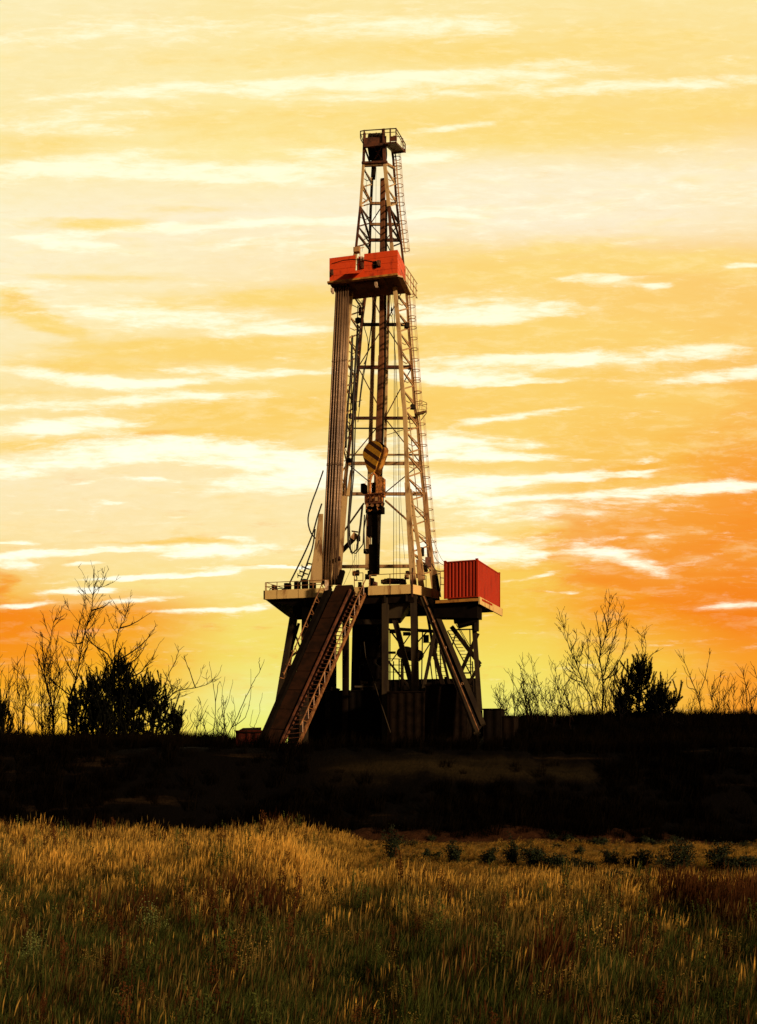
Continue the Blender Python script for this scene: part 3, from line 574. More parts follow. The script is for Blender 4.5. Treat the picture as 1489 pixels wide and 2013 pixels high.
# substructure columns and bracing
sb = thing('substructure', R(760, 1440, 2), None, None); sb.parent = rig; sb.location = Vector(sb['_o']) - Vector(rig['_o'])
MB().hexa([R(690,1362,6.4), R(752,1362,6.4), R(752,1362,6.7), R(690,1362,6.7), R(694,1186,6.4), R(752,1186,6.4), R(752,1186,6.7), R(694,1186,6.7)]).build('cladding', NBLACK, sb)
MB().hexa([R(604,1400,5.4), R(662,1400,5.4), R(662,1400,5.7), R(604,1400,5.7), R(612,1196,5.4), R(662,1196,5.4), R(662,1196,5.7), R(612,1196,5.7)]).build('cladding', NBLACK, sb)
def post(x0, y0, x1, y1, v0, v1, w_, m=SUBP, nm='column', h=None, I=True):
    mb = MB(); (mb.ibeam if I else mb.beam)(R(x0, y0, v0), R(x1, y1, v1), w_ * MPP, (h or w_ * .9) * MPP); return mb.build(nm, m, sb)
post(758, 1168, 758, 1470, .5, .5, 12); post(814, 1170, 819, 1476, .8, .8, 13)
post(603, 1180, 597, 1470, 1.2, 1.2, 15); post(680, 1185, 680, 1470, 3, 3, 12, DARK)
post(577, 1206, 536, 1450, 3.5, 3.5, 11); post(583, 1210, 556, 1400, 6.5, 6.5, 6, DARK)
post(932, 1222, 947, 1440, 4.5, 4.5, 9); post(700, 1230, 700, 1460, 5, 5, 9, DARK); post(716, 1230, 716, 1460, 6, 6, 7, DARK)
post(776, 1216, 815, 1366, 1.4, 1.4, 10, nm='brace', I=False); post(862, 1210, 828, 1378, 1.6, 1.6, 6, nm='brace', I=False)
post(848, 1262, 872, 1350, 4, 4, 8, DARK, 'brace', I=False); post(866, 1270, 884, 1345, 4.4, 4.4, 5, DARK, 'brace', I=False)
post(762, 1298, 820, 1368, 5, 5, 4, DARK, 'brace', I=False); post(836, 1180, 850, 1262, 2, 2, 5, DARK, 'brace', I=False)
post(700, 1223, 752, 1223, 2, 2, 11, nm='cross_beam', I=False); post(786, 1237, 852, 1241, 2.6, 2.6, 7, nm='cross_beam', I=False)
post(940, 1245, 896, 1345, 6, 6, 7, DARK, 'brace', I=False); post(888, 1232, 944, 1306, 6, 6, 9, DARK, 'brace', I=False); post(944, 1306, 918, 1350, 6, 6, 6, DARK, 'brace', I=False)
post(892, 1238, 934, 1237, 6, 6, 3, DARK, 'cross_beam', I=False)
post(588, 1225, 566, 1300, 5.5, 5.5, 5, DARK, 'brace', I=False); post(560, 1300, 600, 1270, 5.5, 5.5, 4, DARK, 'brace', I=False); post(580, 1245, 600, 1300, 5.5, 5.5, 3, DARK, 'brace', I=False)
post(868, 1352, 900, 1350, 4, 4, 12, DARK, 'cross_beam', I=False); post(856, 1250, 850, 1290, 5, 5, 14, NBLACK, 'brace', I=False); post(868, 1260, 905, 1340, 5.4, 5.4, 3, DARK, 'brace', I=False)
def pw(*a): MB().tube(R(a[0], a[1], a[4]), R(a[2], a[3], a[4]), a[5], 5).build('pipe', DARK, sb)
for q in ((767,1240,767,1358),(774,1300,774,1352),(924,1236,926,1330),(929,1300,931,1360),(864,1240,868,1340),(831,1240,829,1350),(846,1300,852,1350)): pw(*q, 6.5, .05)
for y in (1295, 1307, 1321, 1340): pw(764, y, 812, y + 1, 6.6, .03)
mb = MB(); mb.tube(R(785,1296,6.5), R(785,1380,6.5), .05, 5); mb.tube(R(793,1296,6.5), R(793,1380,6.5), .05, 5)
for y in range(1300, 1378, 7): mb.tube(R(785,y,6.5), R(793,y,6.5), .02, 4)
mb.build('ladder', DARK, sb)
mb = MB(); mb.tube(R(849,1250,6.6), R(860,1345,6.6), .04, 4); mb.tube(R(866,1250,6.6), R(882,1345,6.6), .04, 4)
for y in range(1256, 1345, 8): k = (y - 1250) / 95; mb.tube(R(849 + 11 * k, y, 6.6), R(866 + 16 * k, y, 6.6), .02, 4)
mb.build('ladder', DARK, sb)
for x0, y0, x1, y1, r_ in ((765,1236,812,1300,.07),(812,1240,770,1300,.05),(822,1262,845,1236,.06),(824,1300,848,1262,.05),(898,1240,880,1300,.06),(884,1300,905,1340,.05)): pw(x0, y0, x1, y1, 7.0, r_)
for x, y, w_, h_ in ((772,1241,14,8),(800,1246,16,7),(838,1256,12,16),(856,1290,9,12),(905,1330,12,9),(770,1345,12,12),(800,1352,14,10),(842,1346,12,9),(878,1336,9,12)): MB().box(R(x, y, 6.2), w_ * MPP, .4, h_ * MPP, Matrix.Rotation(-YAW + .2, 3, 'Z')).build('valve_box', NBLACK, sb)
mb = MB()
for i in range(14):
    a = i / 13; x = 886 + a * 46; y = 1240 + a * 86
    mb.beam(R(x - 5, y, 6.8), R(x + 7, y, 7.0), .22, .04)
mb.tube(R(880, 1240, 6.8), R(926, 1326, 6.8), .05, 4); mb.tube(R(894, 1222, 6.8), R(938, 1300, 6.8), .03, 4); mb.tube(R(900, 1228, 7.2), R(940, 1298, 7.2), .03, 4)
mb.tube(R(913,1323,6.8), R(925,1323,6.8), .06, 4); mb.build('rear_stair', DARK, sb)
# twin rail slide leaning from the deck corner to the ground
sl_ = thing('slide', R(890, 1300, -2), None, None); sl_.parent = rig; sl_.location = Vector(sl_['_o']) - Vector(rig['_o'])
MB().beam(R(832, 1174, .9), R(938, 1442, -2.5), 11 * MPP, .3).build('slide_rail', SUBP, sl_)
MB().beam(R(847, 1177, 1.1), R(951, 1425, -1.8), 9 * MPP, .3).build('slide_rail', SUBP, sl_)
MB().hexa([R(836,1178,1.2), R(847,1180,1.3), R(950,1425,-1.6), R(940,1440,-2.2), R(836,1176,1.2), R(847,1178,1.3), R(950,1423,-1.6), R(940,1438,-2.2)]).build('slide_bed', DARK, sl_)
mb = MB(); mb.tube(R(833, 1172, .7), R(941, 1436, -2.8), .045, 6); mb.build('slide_pipe', RAILM, sl_)
for (x, y) in ((853, 1221), (876, 1273), (909, 1344)):
    c_ = R(x, y, -.6 - (y - 1221) * .013); pts = [c_ + AX * .07 * math.cos(k) + ZX * .09 * math.sin(k) for k in [i * .63 for i in range(11)]]; MB().path(pts, .02, 4, cap=False).build('lug', RAILM, sl_)
# container support platform and doghouse underframe on the right
cp = thing('side_platform', R(920, 1190, 2), None, None); cp.parent = rig; cp.location = Vector(cp['_o']) - Vector(rig['_o'])
CY = rad(22); CA = Vector((math.cos(CY), -math.sin(CY), 0)); CB = Vector((math.sin(CY), math.cos(CY), 0))
CO = W(939.5, 1176, 70.5); CW, CL, CHH = 2.52, 6.1, 2.66
def K(a, b_, z): return CO + CA * a + CB * b_ + ZX * z       # a: along front (0 = near right corner, negative left), b: backwards
MB().hexa([K(-CW-.5,0,-.16), K(.06,-.05,-.16), K(.06,CL,-.16), K(-CW-.5,CL,-.16), K(-CW-.5,0,.04), K(.06,-.05,.04), K(.06,CL,.04), K(-CW-.5,CL,.04)]).build('platform_deck', DARK, cp)
MB().hexa([K(.07,-.05,-.42), K(.17,-.05,-.42), K(.17,CL+.05,-.50), K(.07,CL+.05,-.50), K(.07,-.05,.10), K(.17,-.05,.10), K(.17,CL+.05,.06), K(.07,CL+.05,.06)]).build('edge_beam', FASC, cp)
MB().hexa([K(.172,.5,-.12), K(.19,.5,-.12), K(.19,3.2,-.12), K(.172,3.2,-.12), K(.172,.5,.02), K(.19,.5,.02), K(.19,3.2,.02), K(.172,3.2,.02)]).build('slot', CRED, cp)
MB().hexa([K(-CW-.6,-.08,-.2), K(.05,-.08,-.2), K(.05,.0,-.2), K(-CW-.6,.0,-.2), K(-CW-.6,-.08,.0), K(.05,-.08,.0), K(.05,.0,.0), K(-CW-.6,.0,.0)]).build('edge_beam', OCHRE, cp)
MB().hexa([K(-CW-.9,.3,-1.15), K(-.12,.3,-1.35), K(-.12,1.5,-1.35), K(-CW-1.2,1.5,-1.15), K(-CW-.8,.3,-.17), K(-.12,.3,-.17), K(-.12,1.5,-.17), K(-CW-1.2,1.5,-.17)]).build('underframe', NBLACK, cp)
MB().hexa([R(893,1226,4), R(938,1228,4), R(938,1228,7), R(893,1226,7), R(890,1203,4), R(936,1203,4), R(936,1203,7), R(890,1203,7)]).build('skirt', NBLACK, cp)
MB().hexa([R(900,1231,3.9), R(938,1222,3.9), R(940,1226,4.3), R(903,1236,4.3), R(898,1224,3.9), R(939,1218,3.9), R(940,1220,4.3), R(900,1226,4.3)]).build('skirt', NBLACK, cp)
MB().box(R(937, 1228, 4.2), .35, .4, 1.0).build('bracket', DARK, cp)

# cabinets and machines between the leg foot and the container
MB().hexa([R(852,1172,3.0), R(868,1174,3.0), R(868,1174,4.4), R(852,1172,4.4), R(848,1118,3.0), R(860,1122,3.0), R(860,1122,4.4), R(848,1118,4.4)]).build('drillers_cabin', PALE, rig)
mb = MB(); mb.beam(R(858,1128,2.9), R(862,1162,2.9), .16, .1); mb.build('cabin_window', DARK, rig)
MB().hexa([R(824,1168,2.6), R(838,1170,2.6), R(838,1170,3.4), R(824,1168,3.4), R(818,1100,2.6), R(826,1100,2.6), R(826,1100,3.2), R(818,1100,3.2)]).build('leg_shoe', TAN, rig)
def machine(name, m, cells, par, seed=0):
    rnd = random.Random(seed); mb = MB()
    for (x, y, v, w_, h_) in cells:
        c0 = R(x, y, v); zt0 = c0.z + h_ * MPP / 2; zb0 = min(zd1 - .05, zt0 - .2) if c0.z - h_ * MPP / 2 < zd1 + .8 else c0.z - h_ * MPP / 2
        mb.box((c0.x, c0.y, (zt0 + zb0) / 2), w_ * MPP, .5, zt0 - zb0, Matrix.Rotation(-YAW + rnd.uniform(-.3, .3), 3, 'Z'))
        mb.path([R(x - w_ * .5, y + h_ * .4, v - .3), R(x - w_ * .3, y - h_ * .6, v - .35), R(x + w_ * .3, y - h_ * .5, v - .3), R(x + w_ * .55, y + h_ * .4, v - .3)], .03, 5)
        mb.tube(R(x - w_ * .3, y, v - .3), R(x + w_ * .35, y, v - .3), h_ * .25 * MPP, 8)
    return mb.build(name, m, par)
def mach(name, loc, label, cat, parts, group=None):
    th = thing(name, loc, label, cat, group)
    for i, (pn, m, cells) in enumerate(parts): machine(pn, m, cells, th, i)
    return th
mach('drawworks', R(775, 1150, 5), 'dark hoisting winch housing behind the right deck railing', 'winch', [('housing', BROWN, [(775, 1143, 5, 42, 10), (792, 1144, 5, 14, 9)]), ('drum', TAN, [(756, 1144, 4.6, 10, 8)])])
mach('deck_pump', R(592, 1150, 2.5), 'dark pump and hose couplings behind the left deck railing', 'pump', [('housing', DARK, [(566, 1150, 2.5, 14, 6), (585, 1149, 2.5, 12, 9), (600, 1146, 2.5, 10, 14), (615, 1146, 2.5, 10, 12), (540, 1153, 2.5, 8, 4)])])
mach('pipe_spinner', R(733, 1143, 3), 'dark pipe wrench machine standing under the drill string', 'wrench machine', [('body', NBLACK, [(722, 1134, 3, 8, 9), (731, 1143, 3, 10, 12), (728, 1126, 3, 7, 7)]), ('clamp', BROWN, [(737, 1148, 3, 7, 8)])])
mach('small_hoist', R(803, 1137, 3), 'pale small winch at the foot of the right front leg', 'hoist', [('body', TAN, [(800, 1134, 3, 9, 8)]), ('frame', DARK, [(803, 1126, 3.2, 6, 6), (818, 1132, 3.4, 16, 7), (836, 1118, 3.8, 10, 12)])])
mach('deck_drum', R(708, 1148, 1.2), 'dark round reel beside the stair top', 'reel', [('body', DARK, [(708, 1150, 1.2, 7, 10)])])
mach('leg_junction_box', R(664, 1105, 1.8), 'small dark junction box on the left leg foot', 'junction box', [('body', BROWN, [(667, 1098, 1.8, 6, 7), (668, 1140, 1.0, 8, 14)])])

rk = random.Random(4)
cl = thing('hose_coil', DP(556, 1150, 1.2, zd1), 'dark coiled hose lying at the far left end of the deck', 'hose')
for k, x in enumerate((536, 549, 560)):
    c_ = DP(x, 1150, 1.0 + .3 * k, zd1 + .16); MB().path([c_ + AX * .3 * math.cos(q * .5) + ZX * .20 * math.sin(q * .5) + BX * .03 * q for q in range(15)], .04, 5).build('coil', RUBBER, cl)
# ramp and stair in front of the deck
rampo = thing('pipe_ramp', W(545, 1462, 64), 'dark brown steel ramp slanting from the ground up to the deck opening', 'ramp')
TL, TR_ = R(661, 1152, -.15), R(694, 1150, -.15); BL, BR = W(513, 1474, 64.2), W(546, 1476, 64.0)
def rp(s, t_, up=0):
    a = TL.lerp(BL, t_); b_ = TR_.lerp(BR, t_); n = (b_ - a).cross(BL - TL).normalized(); n = n if n.z > 0 else -n
    return a.lerp(b_, s) + n * up
N = 9
for i in range(N):
    t0, t1 = i / N + .002, (i + 1) / N - .002
    MB().hexa([rp(0, t0), rp(1, t0), rp(1, t1), rp(0, t1), rp(0, t0, .06 + .02 * (i % 2)), rp(1, t0, .06 + .02 * (i % 2)), rp(1, t1, .06), rp(0, t1, .06)]).build('ramp_plate', CHUTE, rampo)
MB().hexa([rp(-.02, 0, -.5), rp(1.02, 0, -.5), rp(1.02, 1, -.5), rp(-.02, 1, -.5), rp(-.02, 0, -.02), rp(1.02, 0, -.02), rp(1.02, 1, -.02), rp(-.02, 1, -.02)]).build('underframe', NBLACK, rampo)
MB().beam(rp(-.28, .02, .15), rp(-.10, 1, .15), .34, .4).build('side_beam', NBLACK, rampo)
MB().beam(rp(-.42, .04, .2), rp(-.22, 1, .2), .14, .16).build('side_rail', RAILM, rampo)
MB().beam(rp(1.04, .04, .1), rp(1.04, 1, .1), .10, .2).build('side_rail', BROWN, rampo)
mb = MB(); mb.tube(rp(-.50, .05, .85), rp(-.34, .62, .75), .045, 6)
for i in range(8): t_ = .05 + i * .08; mb.tube(rp(-.42, t_, .2), rp(-.50 + .16 * t_, t_, .82), .035, 4); mb.tube(rp(-.42, t_, .2), rp(-.50, t_ + .03, .82), .03, 4)
mb.build('handrail', RAILM, rampo)
MB().box(rp(-.36, .03, .45), .25, .3, .8).build('gate_post', WHITE, rampo)
MB().beam(R(667,1148,.2), R(674,1122,.5), .35, .3).build('kicker', NBLACK, rampo)
stair = thing('access_stair', W(590, 1460, 63.8), 'steep orange railed stair right beside the pipe ramp', 'stair')
S0L, S0R, S1L, S1R = R(697, 1164, -.1), R(718, 1168, -.1), W(548, 1476, 63.9), W(584, 1472, 63.6)
def stp(s, t_): return S0L.lerp(S1L, t_).lerp(S0R.lerp(S1R, t_), s)
MB().beam(stp(1, 0), stp(1, 1), .12, .26).build('stringer', RAILM, stair); MB().beam(stp(0.08, 0), stp(0.08, 1), .06, .2).build('stringer', BROWN, stair)
for i in range(38):
    t_ = (i + .5) / 38; a, b_ = stp(.1, t_), stp(.97, t_); d = Vector((0, -.24, 0)); MB().hexa([a, b_, b_ + d, a + d, a + ZX * .04, b_ + ZX * .04, b_ + d + ZX * .04, a + d + ZX * .04]).build('tread', BROWN, stair)
mb = MB(); ht = .95; mb.tube(stp(.98, -.01) + ZX * ht, stp(.98, .95) + ZX * ht, .045, 6)
for i in range(13):
    t_ = .02 + i * .075; mb.tube(stp(.98, t_), stp(.98, t_) + ZX * ht, .035, 4)
    if i < 12: mb.tube(stp(.98, t_), stp(.98, t_ + .075) + ZX * ht, .028, 4)
mb.build('handrail', RAILM, stair)

# blowout preventer stack under the floor
bop = thing('blowout_preventer', R(728, 1400, 4), 'black valve stack standing under the middle of the deck', 'valve stack')
mb = MB(); c_ = R(728, 1300, 4)
prof = [(1225, .35), (1232, .6), (1248, .62), (1252, .4), (1262, .4), (1265, .75), (1292, .78), (1297, .5), (1305, .5), (1310, .85), (1335, .85), (1340, .5), (1350, .55), (1470, .5)]
pr = [(R(728, y, 4).z, r_) for y, r_ in prof]; n = 20; vs = [(c_.x + r_ * math.cos(k * 6.283 / n), c_.y + r_ * math.sin(k * 6.283 / n), z) for z, r_ in pr for k in range(n)]
mb.add(vs, [(i * n + k, i * n + (k + 1) % n, (i + 1) * n + (k + 1) % n, (i + 1) * n + k) for i in range(len(pr) - 1) for k in range(n)]); mb.build('body', NBLACK, bop)
for y in (1262, 1322): MB().tube(R(708, y, 4), R(749, y, 4), .28, 10).build('ram_bonnet', NBLACK, bop)
mb = MB(); mb.path([R(716,1262,2), R(719,1290,1.8), R(733,1330,1), R(745,1370,0), R(768,1440,-1)], .035, 6); mb.build('hose', SUBP, bop)
mb = MB(); mb.box(R(716,1350,1.5), 1.4, .5, .12); mb.tube(R(712,1342,1.4), R(722,1342,1.4), .12, 8); mb.build('valve', SUBP, bop)
drum = thing('separator_drum', R(795, 1283, 6), 'dark round drum hanging between the middle columns under the deck', 'drum')
pts = [R(797, 1283, 5) + AX * .70 * math.cos(k * .314) + ZX * .50 * math.sin(k * .314) for k in range(20)]; MB().extrude(pts, BX * 2.4 + AX * .3).build('shell', NBLACK, drum)
MB().beam(R(790,1296,6), R(790,1380,6), .12).build('support', DARK, drum); MB().tube(R(778,1283,5.5), R(764,1283,5.5), .10, 6).build('nozzle', DARK, drum)

# corrugated tanks and cabins at ground level
def corr_box(name, x0, x1, ytop, v0, v1, label, cat, m=DARK, pitch=.28, D=None):
    a, b_ = R(x0, ytop, v0), R(x1, ytop, v0); zt_ = (a.z + b_.z) / 2; L_ = (Vector((b_.x, b_.y, 0)) - Vector((a.x, a.y, 0))).length
    th = thing(name, (a.x, a.y, ZPAD - .3), label, cat); n = max(2, int(L_ / pitch)); pts = []
    for i in range(n + 1):
        u = L_ * i / n; d = .0 if i % 2 else .06; pts += [(u - pitch * .2, d), (u + pitch * .2, d)]
    pts[0] = (0, pts[0][1]); pts[-1] = (L_, pts[-1][1]); P = [a + AX * u + BX * d for u, d in pts]
    for p in P: p.z = ZPAD - .3
    poly = P + [Vector((a.x, a.y, ZPAD - .3)) + AX * L_ + BX * (v1 - v0), Vector((a.x, a.y, ZPAD - .3)) + BX * (v1 - v0)]
    MB().extrude(poly, ZX * (zt_ - ZPAD + .3 - .05)).build('wall', m, th)
    A0 = Vector((a.x, a.y, zt_ - .05)) - AX * .05 - BX * .05
    MB().hexa([A0, A0 + AX * (L_ + .1), A0 + AX * (L_ + .1) + BX * (v1 - v0 + .1), A0 + BX * (v1 - v0 + .1), A0 + ZX * .1, A0 + AX * (L_ + .1) + ZX * .1, A0 + AX * (L_ + .1) + BX * (v1 - v0 + .1) + ZX * .1, A0 + BX * (v1 - v0 + .1) + ZX * .1]).build('roof', m, th)
    return th
TANKM = mat('tank_shaded_paint', (.010, .006, .004), .9, 0, (.005, .003, .002), 2, spec=.03)  # near-black: shade at the rig foot is put into this colour
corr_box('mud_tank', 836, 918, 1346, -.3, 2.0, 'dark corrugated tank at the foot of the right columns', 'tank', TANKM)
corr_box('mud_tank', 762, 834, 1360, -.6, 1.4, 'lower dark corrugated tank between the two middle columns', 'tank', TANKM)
corr_box('mud_tank', 566, 650, 1352, 4.0, 6.5, 'black corrugated tank half hidden behind the ramp foot', 'tank', NBLACK)
corr_box('mud_tank', 640, 756, 1358, 3.0, 6.0, 'black corrugated tank behind the valve stack', 'tank', NBLACK)
corr_box('mud_tank', 755, 935, 1336, 7.6, 9.0, 'long black corrugated tank behind all the columns', 'tank', NBLACK)
corr_box('equipment_cabin', 950, 985, 1394, 3.0, 5.5, 'dark cabin just right of the rig foot, higher of two', 'cabin', NBLACK)
corr_box('equipment_cabin', 984, 1011, 1408, 3.5, 6.5, 'low dark cabin beside the scrub, right of the higher cabin', 'cabin', TANKM)
lc = corr_box('skip_container', 464, 512, 1437, -3, 0, 'small reddish waste skip at the foot of the ramp, left side', 'skip', mat('skip_red', (.07, .010, .005), .7, 0, (.02, .006, .004), 3, spec=.1))
MB().hexa([R(462,1440,-3.1), R(514,1440,-3.1), R(514,1440,-.5), R(462,1440,-.5), R(478,1431,-2.6), R(514,1430,-2.6), R(514,1430,-1), R(478,1431,-1)]).build('cover', DARK, lc)

# red container
ct = thing('shipping_container', K(-CW/2, CL/2, .05), 'red corrugated metal container on the cantilevered platform right of the deck', 'container')
def corr_wall(P0_, d, L_, out_, z0, z1, pitch, dep, m, nm='side_wall'):
    n = int(round(L_ / pitch)); pts = []
    for i in range(n):
        u = i * L_ / n; p_ = L_ / n
        pts += [(u, 0), (u + p_ * .38, 0), (u + p_ * .5, dep), (u + p_ * .88, dep)]
    pts.append((L_, 0)); mb = MB(); vs = [P0_ + d * u - out_ * o for u, o in pts]
    k = len(vs); V_ = [Vector((p.x, p.y, P0_.z + z0)) for p in vs] + [Vector((p.x, p.y, P0_.z + z1)) for p in vs]
    mb.add(V_, [(i, i + 1, k + i + 1, k + i) for i in range(k - 1)]); return mb.build(nm, m, ct)
z0c, z1c = .10, .10 + CHH
corr_wall(K(-CW + .1, .03, 0), CA, CW - .2, -CB, z0c + .06, z1c - .08, .265, .036, CRED)
corr_wall(K(-.03, .1, 0), CB, CL - .2, CA, z0c + .08, z1c - .08, .30, .035, CRED)
corr_wall(K(-CW + .03, .1, 0), CB, CL - .2, -CA, z0c + .08, z1c - .08, .30, .035, CRED)
corr_wall(K(-CW + .1, CL - .03, 0), CA, CW - .2, CB, z0c + .08, z1c - .08, .265, .035, CRED)
def kb(a0, a1, b0, b1, z0, z1, nm, m=CRED): return MB().hexa([K(a0,b0,z0), K(a1,b0,z0), K(a1,b1,z0), K(a0,b1,z0), K(a0,b0,z1), K(a1,b0,z1), K(a1,b1,z1), K(a0,b1,z1)]).build(nm, m, ct)
for a0 in (-CW, -.12):
    for b0 in (0, CL - .12): kb(a0, a0 + .12, b0, b0 + .12, z0c, z1c, 'corner_post')
for a0 in (-CW - .012, -.168):
    for b0 in (-.012, CL - .168): kb(a0, a0 + .18, b0, b0 + .18, z1c, z1c + .07, 'corner_casting')
kb(-CW + .12, -.12, .0, .08, z1c - .09, z1c - .01, 'top_rail'); kb(-.09, -.01, .12, CL - .12, z1c - .09, z1c - .01, 'top_rail', CRED); kb(-CW + .12, -.12, .0, .08, z0c, z0c + .07, 'bottom_rail'); kb(-.09, -.01, .12, CL - .12, z0c, z0c + .09, 'bottom_rail')
kb(-CW + .02, -.02, .08, CL - .02, z1c - .07, z1c - .03, 'roof')
tag(ct)

# racked drill pipes leaning in the left bay
def pipe(x0, y0, v0, x1, y1, v1):
    a, b_ = R(x0, y0, v0), R(x1, y1, v1)
    th = thing('drill_pipe', a, 'tall grey steel drill pipe in the bundle racked under the red platform', 'drill pipe', 'drill pipes racked in the mast')
    MB().path([a, a.lerp(b_, .25), a.lerp(b_, .5), a.lerp(b_, .75), b_], .064, 8).build('tube', PIPEM, th, True)
    for f in (.392, .735): q = a.lerp(b_, f + random.uniform(-.004, .004)); MB().path([q, q.lerp(b_, .012)], .088, 8).build('tool_joint', PIPEM, th, True)
    return th
random.seed(3)
for row in range(4):
    for k in range(6 if row < 2 else 5):
        j = random.uniform(-.4, .4); xo = row * 1.6
        pipe(633 + k * 5.6 + xo + j, 1150 - row * .5, 1.45 + row * .42, 662.5 + k * 4.6 + xo + j * .5, 552, 1.5 + row * .42)

# travelling block
TY = rad(34); TA = Vector((math.cos(TY), -math.sin(TY), 0)); TB = Vector((math.sin(TY), math.cos(TY), 0))
tb = thing('travelling_block', R(735, 893, 3.4), 'yellow and black striped travelling block hanging in the mast', 'pulley block')
def TP(cx, cy):  # crop reading (11.84 px per photo px, offset 680,840)
    x, y = 680 + cx / 11.84, 840 + cy / 11.84; o0 = Vector(tb['_o']); u = (x - 735) * MPP / math.cos(TY) * 1.04; return o0 + TA * u + ZX * ((893 - y) * MPP * 1.05)
poly = [(540,310),(610,296),(680,320),(740,350),(790,400),(830,455),(848,515),(815,640),(770,760),(730,860),(695,960),(650,1045),(600,1052),(545,1030),(510,985),(470,880),(430,740),(398,640),(388,560),(400,495),(430,435),(480,375)]
P = [TP(*p) for p in poly]
pl = MB().extrude(P, TB * .06).build('side_plate', STRIPE, tb)
pc = TP(620, 660); P2_ = [pc + (p - pc) * .955 + TB * .06 for p in P]
MB().extrude(P2_, TB * .80).build('housing', OCHRE, tb)
P3_ = [p + TB * .86 for p in P]; MB().extrude(P3_, TB * .06).build('side_plate', OCHRE, tb)
ce = TP(645, 290) + TB * .35; MB().path([ce + TA * .14 * math.cos(k) + ZX * .12 * math.sin(k) for k in [i * .3927 for i in range(17)]], .025, 5, cap=False).build('lifting_eye', DARK, tb)
MB().path([TP(640,305) + TB * .43, TP(735,345) + TB * .43, TP(790,398) + TB * .43, TP(832,455) + TB * .43], .07, 5).build('edge_guard', DARK, tb)
# top drive
TDM = mat('orange_machine_paint', (.62, .24, .055), .6, 0, (.22, .08, .022), 4)
td = thing('top_drive', R(737, 965, 3.6), 'rust brown top drive machine hanging below the striped block', 'top drive')
RZ = Matrix.Rotation(-YAW - .1, 3, 'Z')
def tbx(x, y, v, w_, h_, dp, m, nm): return MB().box(R(x, y, v), w_ * MPP, dp, h_ * MPP, RZ).build(nm, m, td)
MB().path([R(728, 972, 3.4), R(727, 950, 3.4), R(730, 936, 3.4), R(735, 930, 3.4), R(740, 936, 3.4), R(742, 950, 3.4), R(743, 972, 3.4)], .11, 8).build('bail', TDM, td)
tbx(749, 958, 3.6, 13, 38, .9, TDM, 'motor'); tbx(749, 943, 3.9, 9, 8, .7, BROWN, 'motor_cap'); tbx(716, 961, 4.2, 8, 18, .7, NBLACK, 'hose_box')
tbx(736, 982, 3.7, 34, 17, .9, TDM, 'gear_case'); tbx(736, 962, 3.9, 8, 26, .4, DARK, 'swivel'); tbx(737, 990, 3.3, 39, 3, .5, BROWN, 'frame'); tbx(737, 972, 3.3, 39, 2, .5, BROWN, 'frame')
for x in (719, 727, 736, 745, 754): tbx(x, 981, 3.1, 1.6, 18, .08, BROWN, 'frame_bar')
tbx(741, 981, 3.15, 6, 8, .1, TAN, 'cover'); tbx(729, 981, 3.15, 5, 8, .1, RUST, 'cover')
for x, y in ((722,993),(732,993),(743,993),(753,992)): MB().tube(R(x, y, 3.1), R(x, y, 3.5), .13, 8).build('bolt_flange', RAILM, td)
tbx(738, 1003, 3.9, 34, 14, .9, NBLACK, 'pipe_handler'); tbx(729, 1030, 3.9, 9, 56, .4, DARK, 'link'); tbx(728, 1045, 3.7, 10, 20, .5, NBLACK, 'elevator')
tbx(739, 1062, 4.1, 13, 128, .5, DARK, 'torque_tube'); tbx(736, 1100, 3.9, 18, 62, .6, NBLACK, 'lower_guard'); tbx(722, 1084, 3.7, 12, 9, .4, NBLACK, 'grabber')
MB().tube(R(729, 1050, 3.7), R(729, 1140, 3.7), .05, 8).build('saver_sub', PALE, td)
mb = MB(); rn = random.Random(8)
for i in range(34):
    x, y = rn.uniform(718, 756), rn.uniform(942, 1004); mb.tube(R(x, y, 3.2), R(x + rn.uniform(-4, 4), y + rn.uniform(-5, 5), 3.15), rn.uniform(.015, .05), 5)
mb.build('fittings', TDM, td)
for i, pts in enumerate(([(713,993),(709,1032),(702,1080),(693,1088),(685,1070),(685,1032),(693,915),(695,780),(700,700),(704,640)], [(717,1012),(714,1070),(700,1088),(690,1086),(687,1030),(696,930),(700,800),(705,700)], [(724,995),(716,1040),(717,1080),(722,1086)])):
    MB().path([R(x, y, 3.2 + .1 * i) for x, y in pts], .085 if i == 0 else .05, 8).build('service_hose', RUBBER, td, True)

# hoses, ropes and small hanging gear
def smooth_pts(pts, n=6):
    out_ = []; P = [pts[0]] + pts + [pts[-1]]
    for i in range(1, len(P) - 2):
        for k in range(n):
            t_ = k / n; a, b_, c_, d = P[i-1], P[i], P[i+1], P[i+2]
            out_.append(.5 * ((2*b_) + (c_-a)*t_ + (2*a-5*b_+4*c_-d)*t_*t_ + (3*b_-3*c_+d-a)*t_**3))
    return out_ + [pts[-1]]
def hose(name, pts, v, r_, m, label, cat, group=None):
    P = smooth_pts([R(x, y, v) if isinstance(v, (int, float)) else R(x, y, v[i]) for i, (x, y) in enumerate(pts)])
    return tag(MB().path(P, r_, 7).build(name, m, None, True, origin=P[-1]), label, cat, group)
hose('hose', [(636,925),(624,960),(612,993),(606,1022),(612,1048),(627,1064)], 1.2, .055, RUBBER, 'black hose bowing out widest to the left of the racked pipes', 'hose')
hose('hose', [(633,990),(624,1018),(614,1052),(597,1092),(570,1146)], 1.0, .06, RUBBER, 'long dark hose slanting down to the left deck railing, leftmost of three', 'hose')
hose('hose', [(620,1040),(615,1075),(604,1108),(591,1145)], 1.0, .06, RUBBER, 'middle of three dark hoses slanting down beside the left leg foot', 'hose')
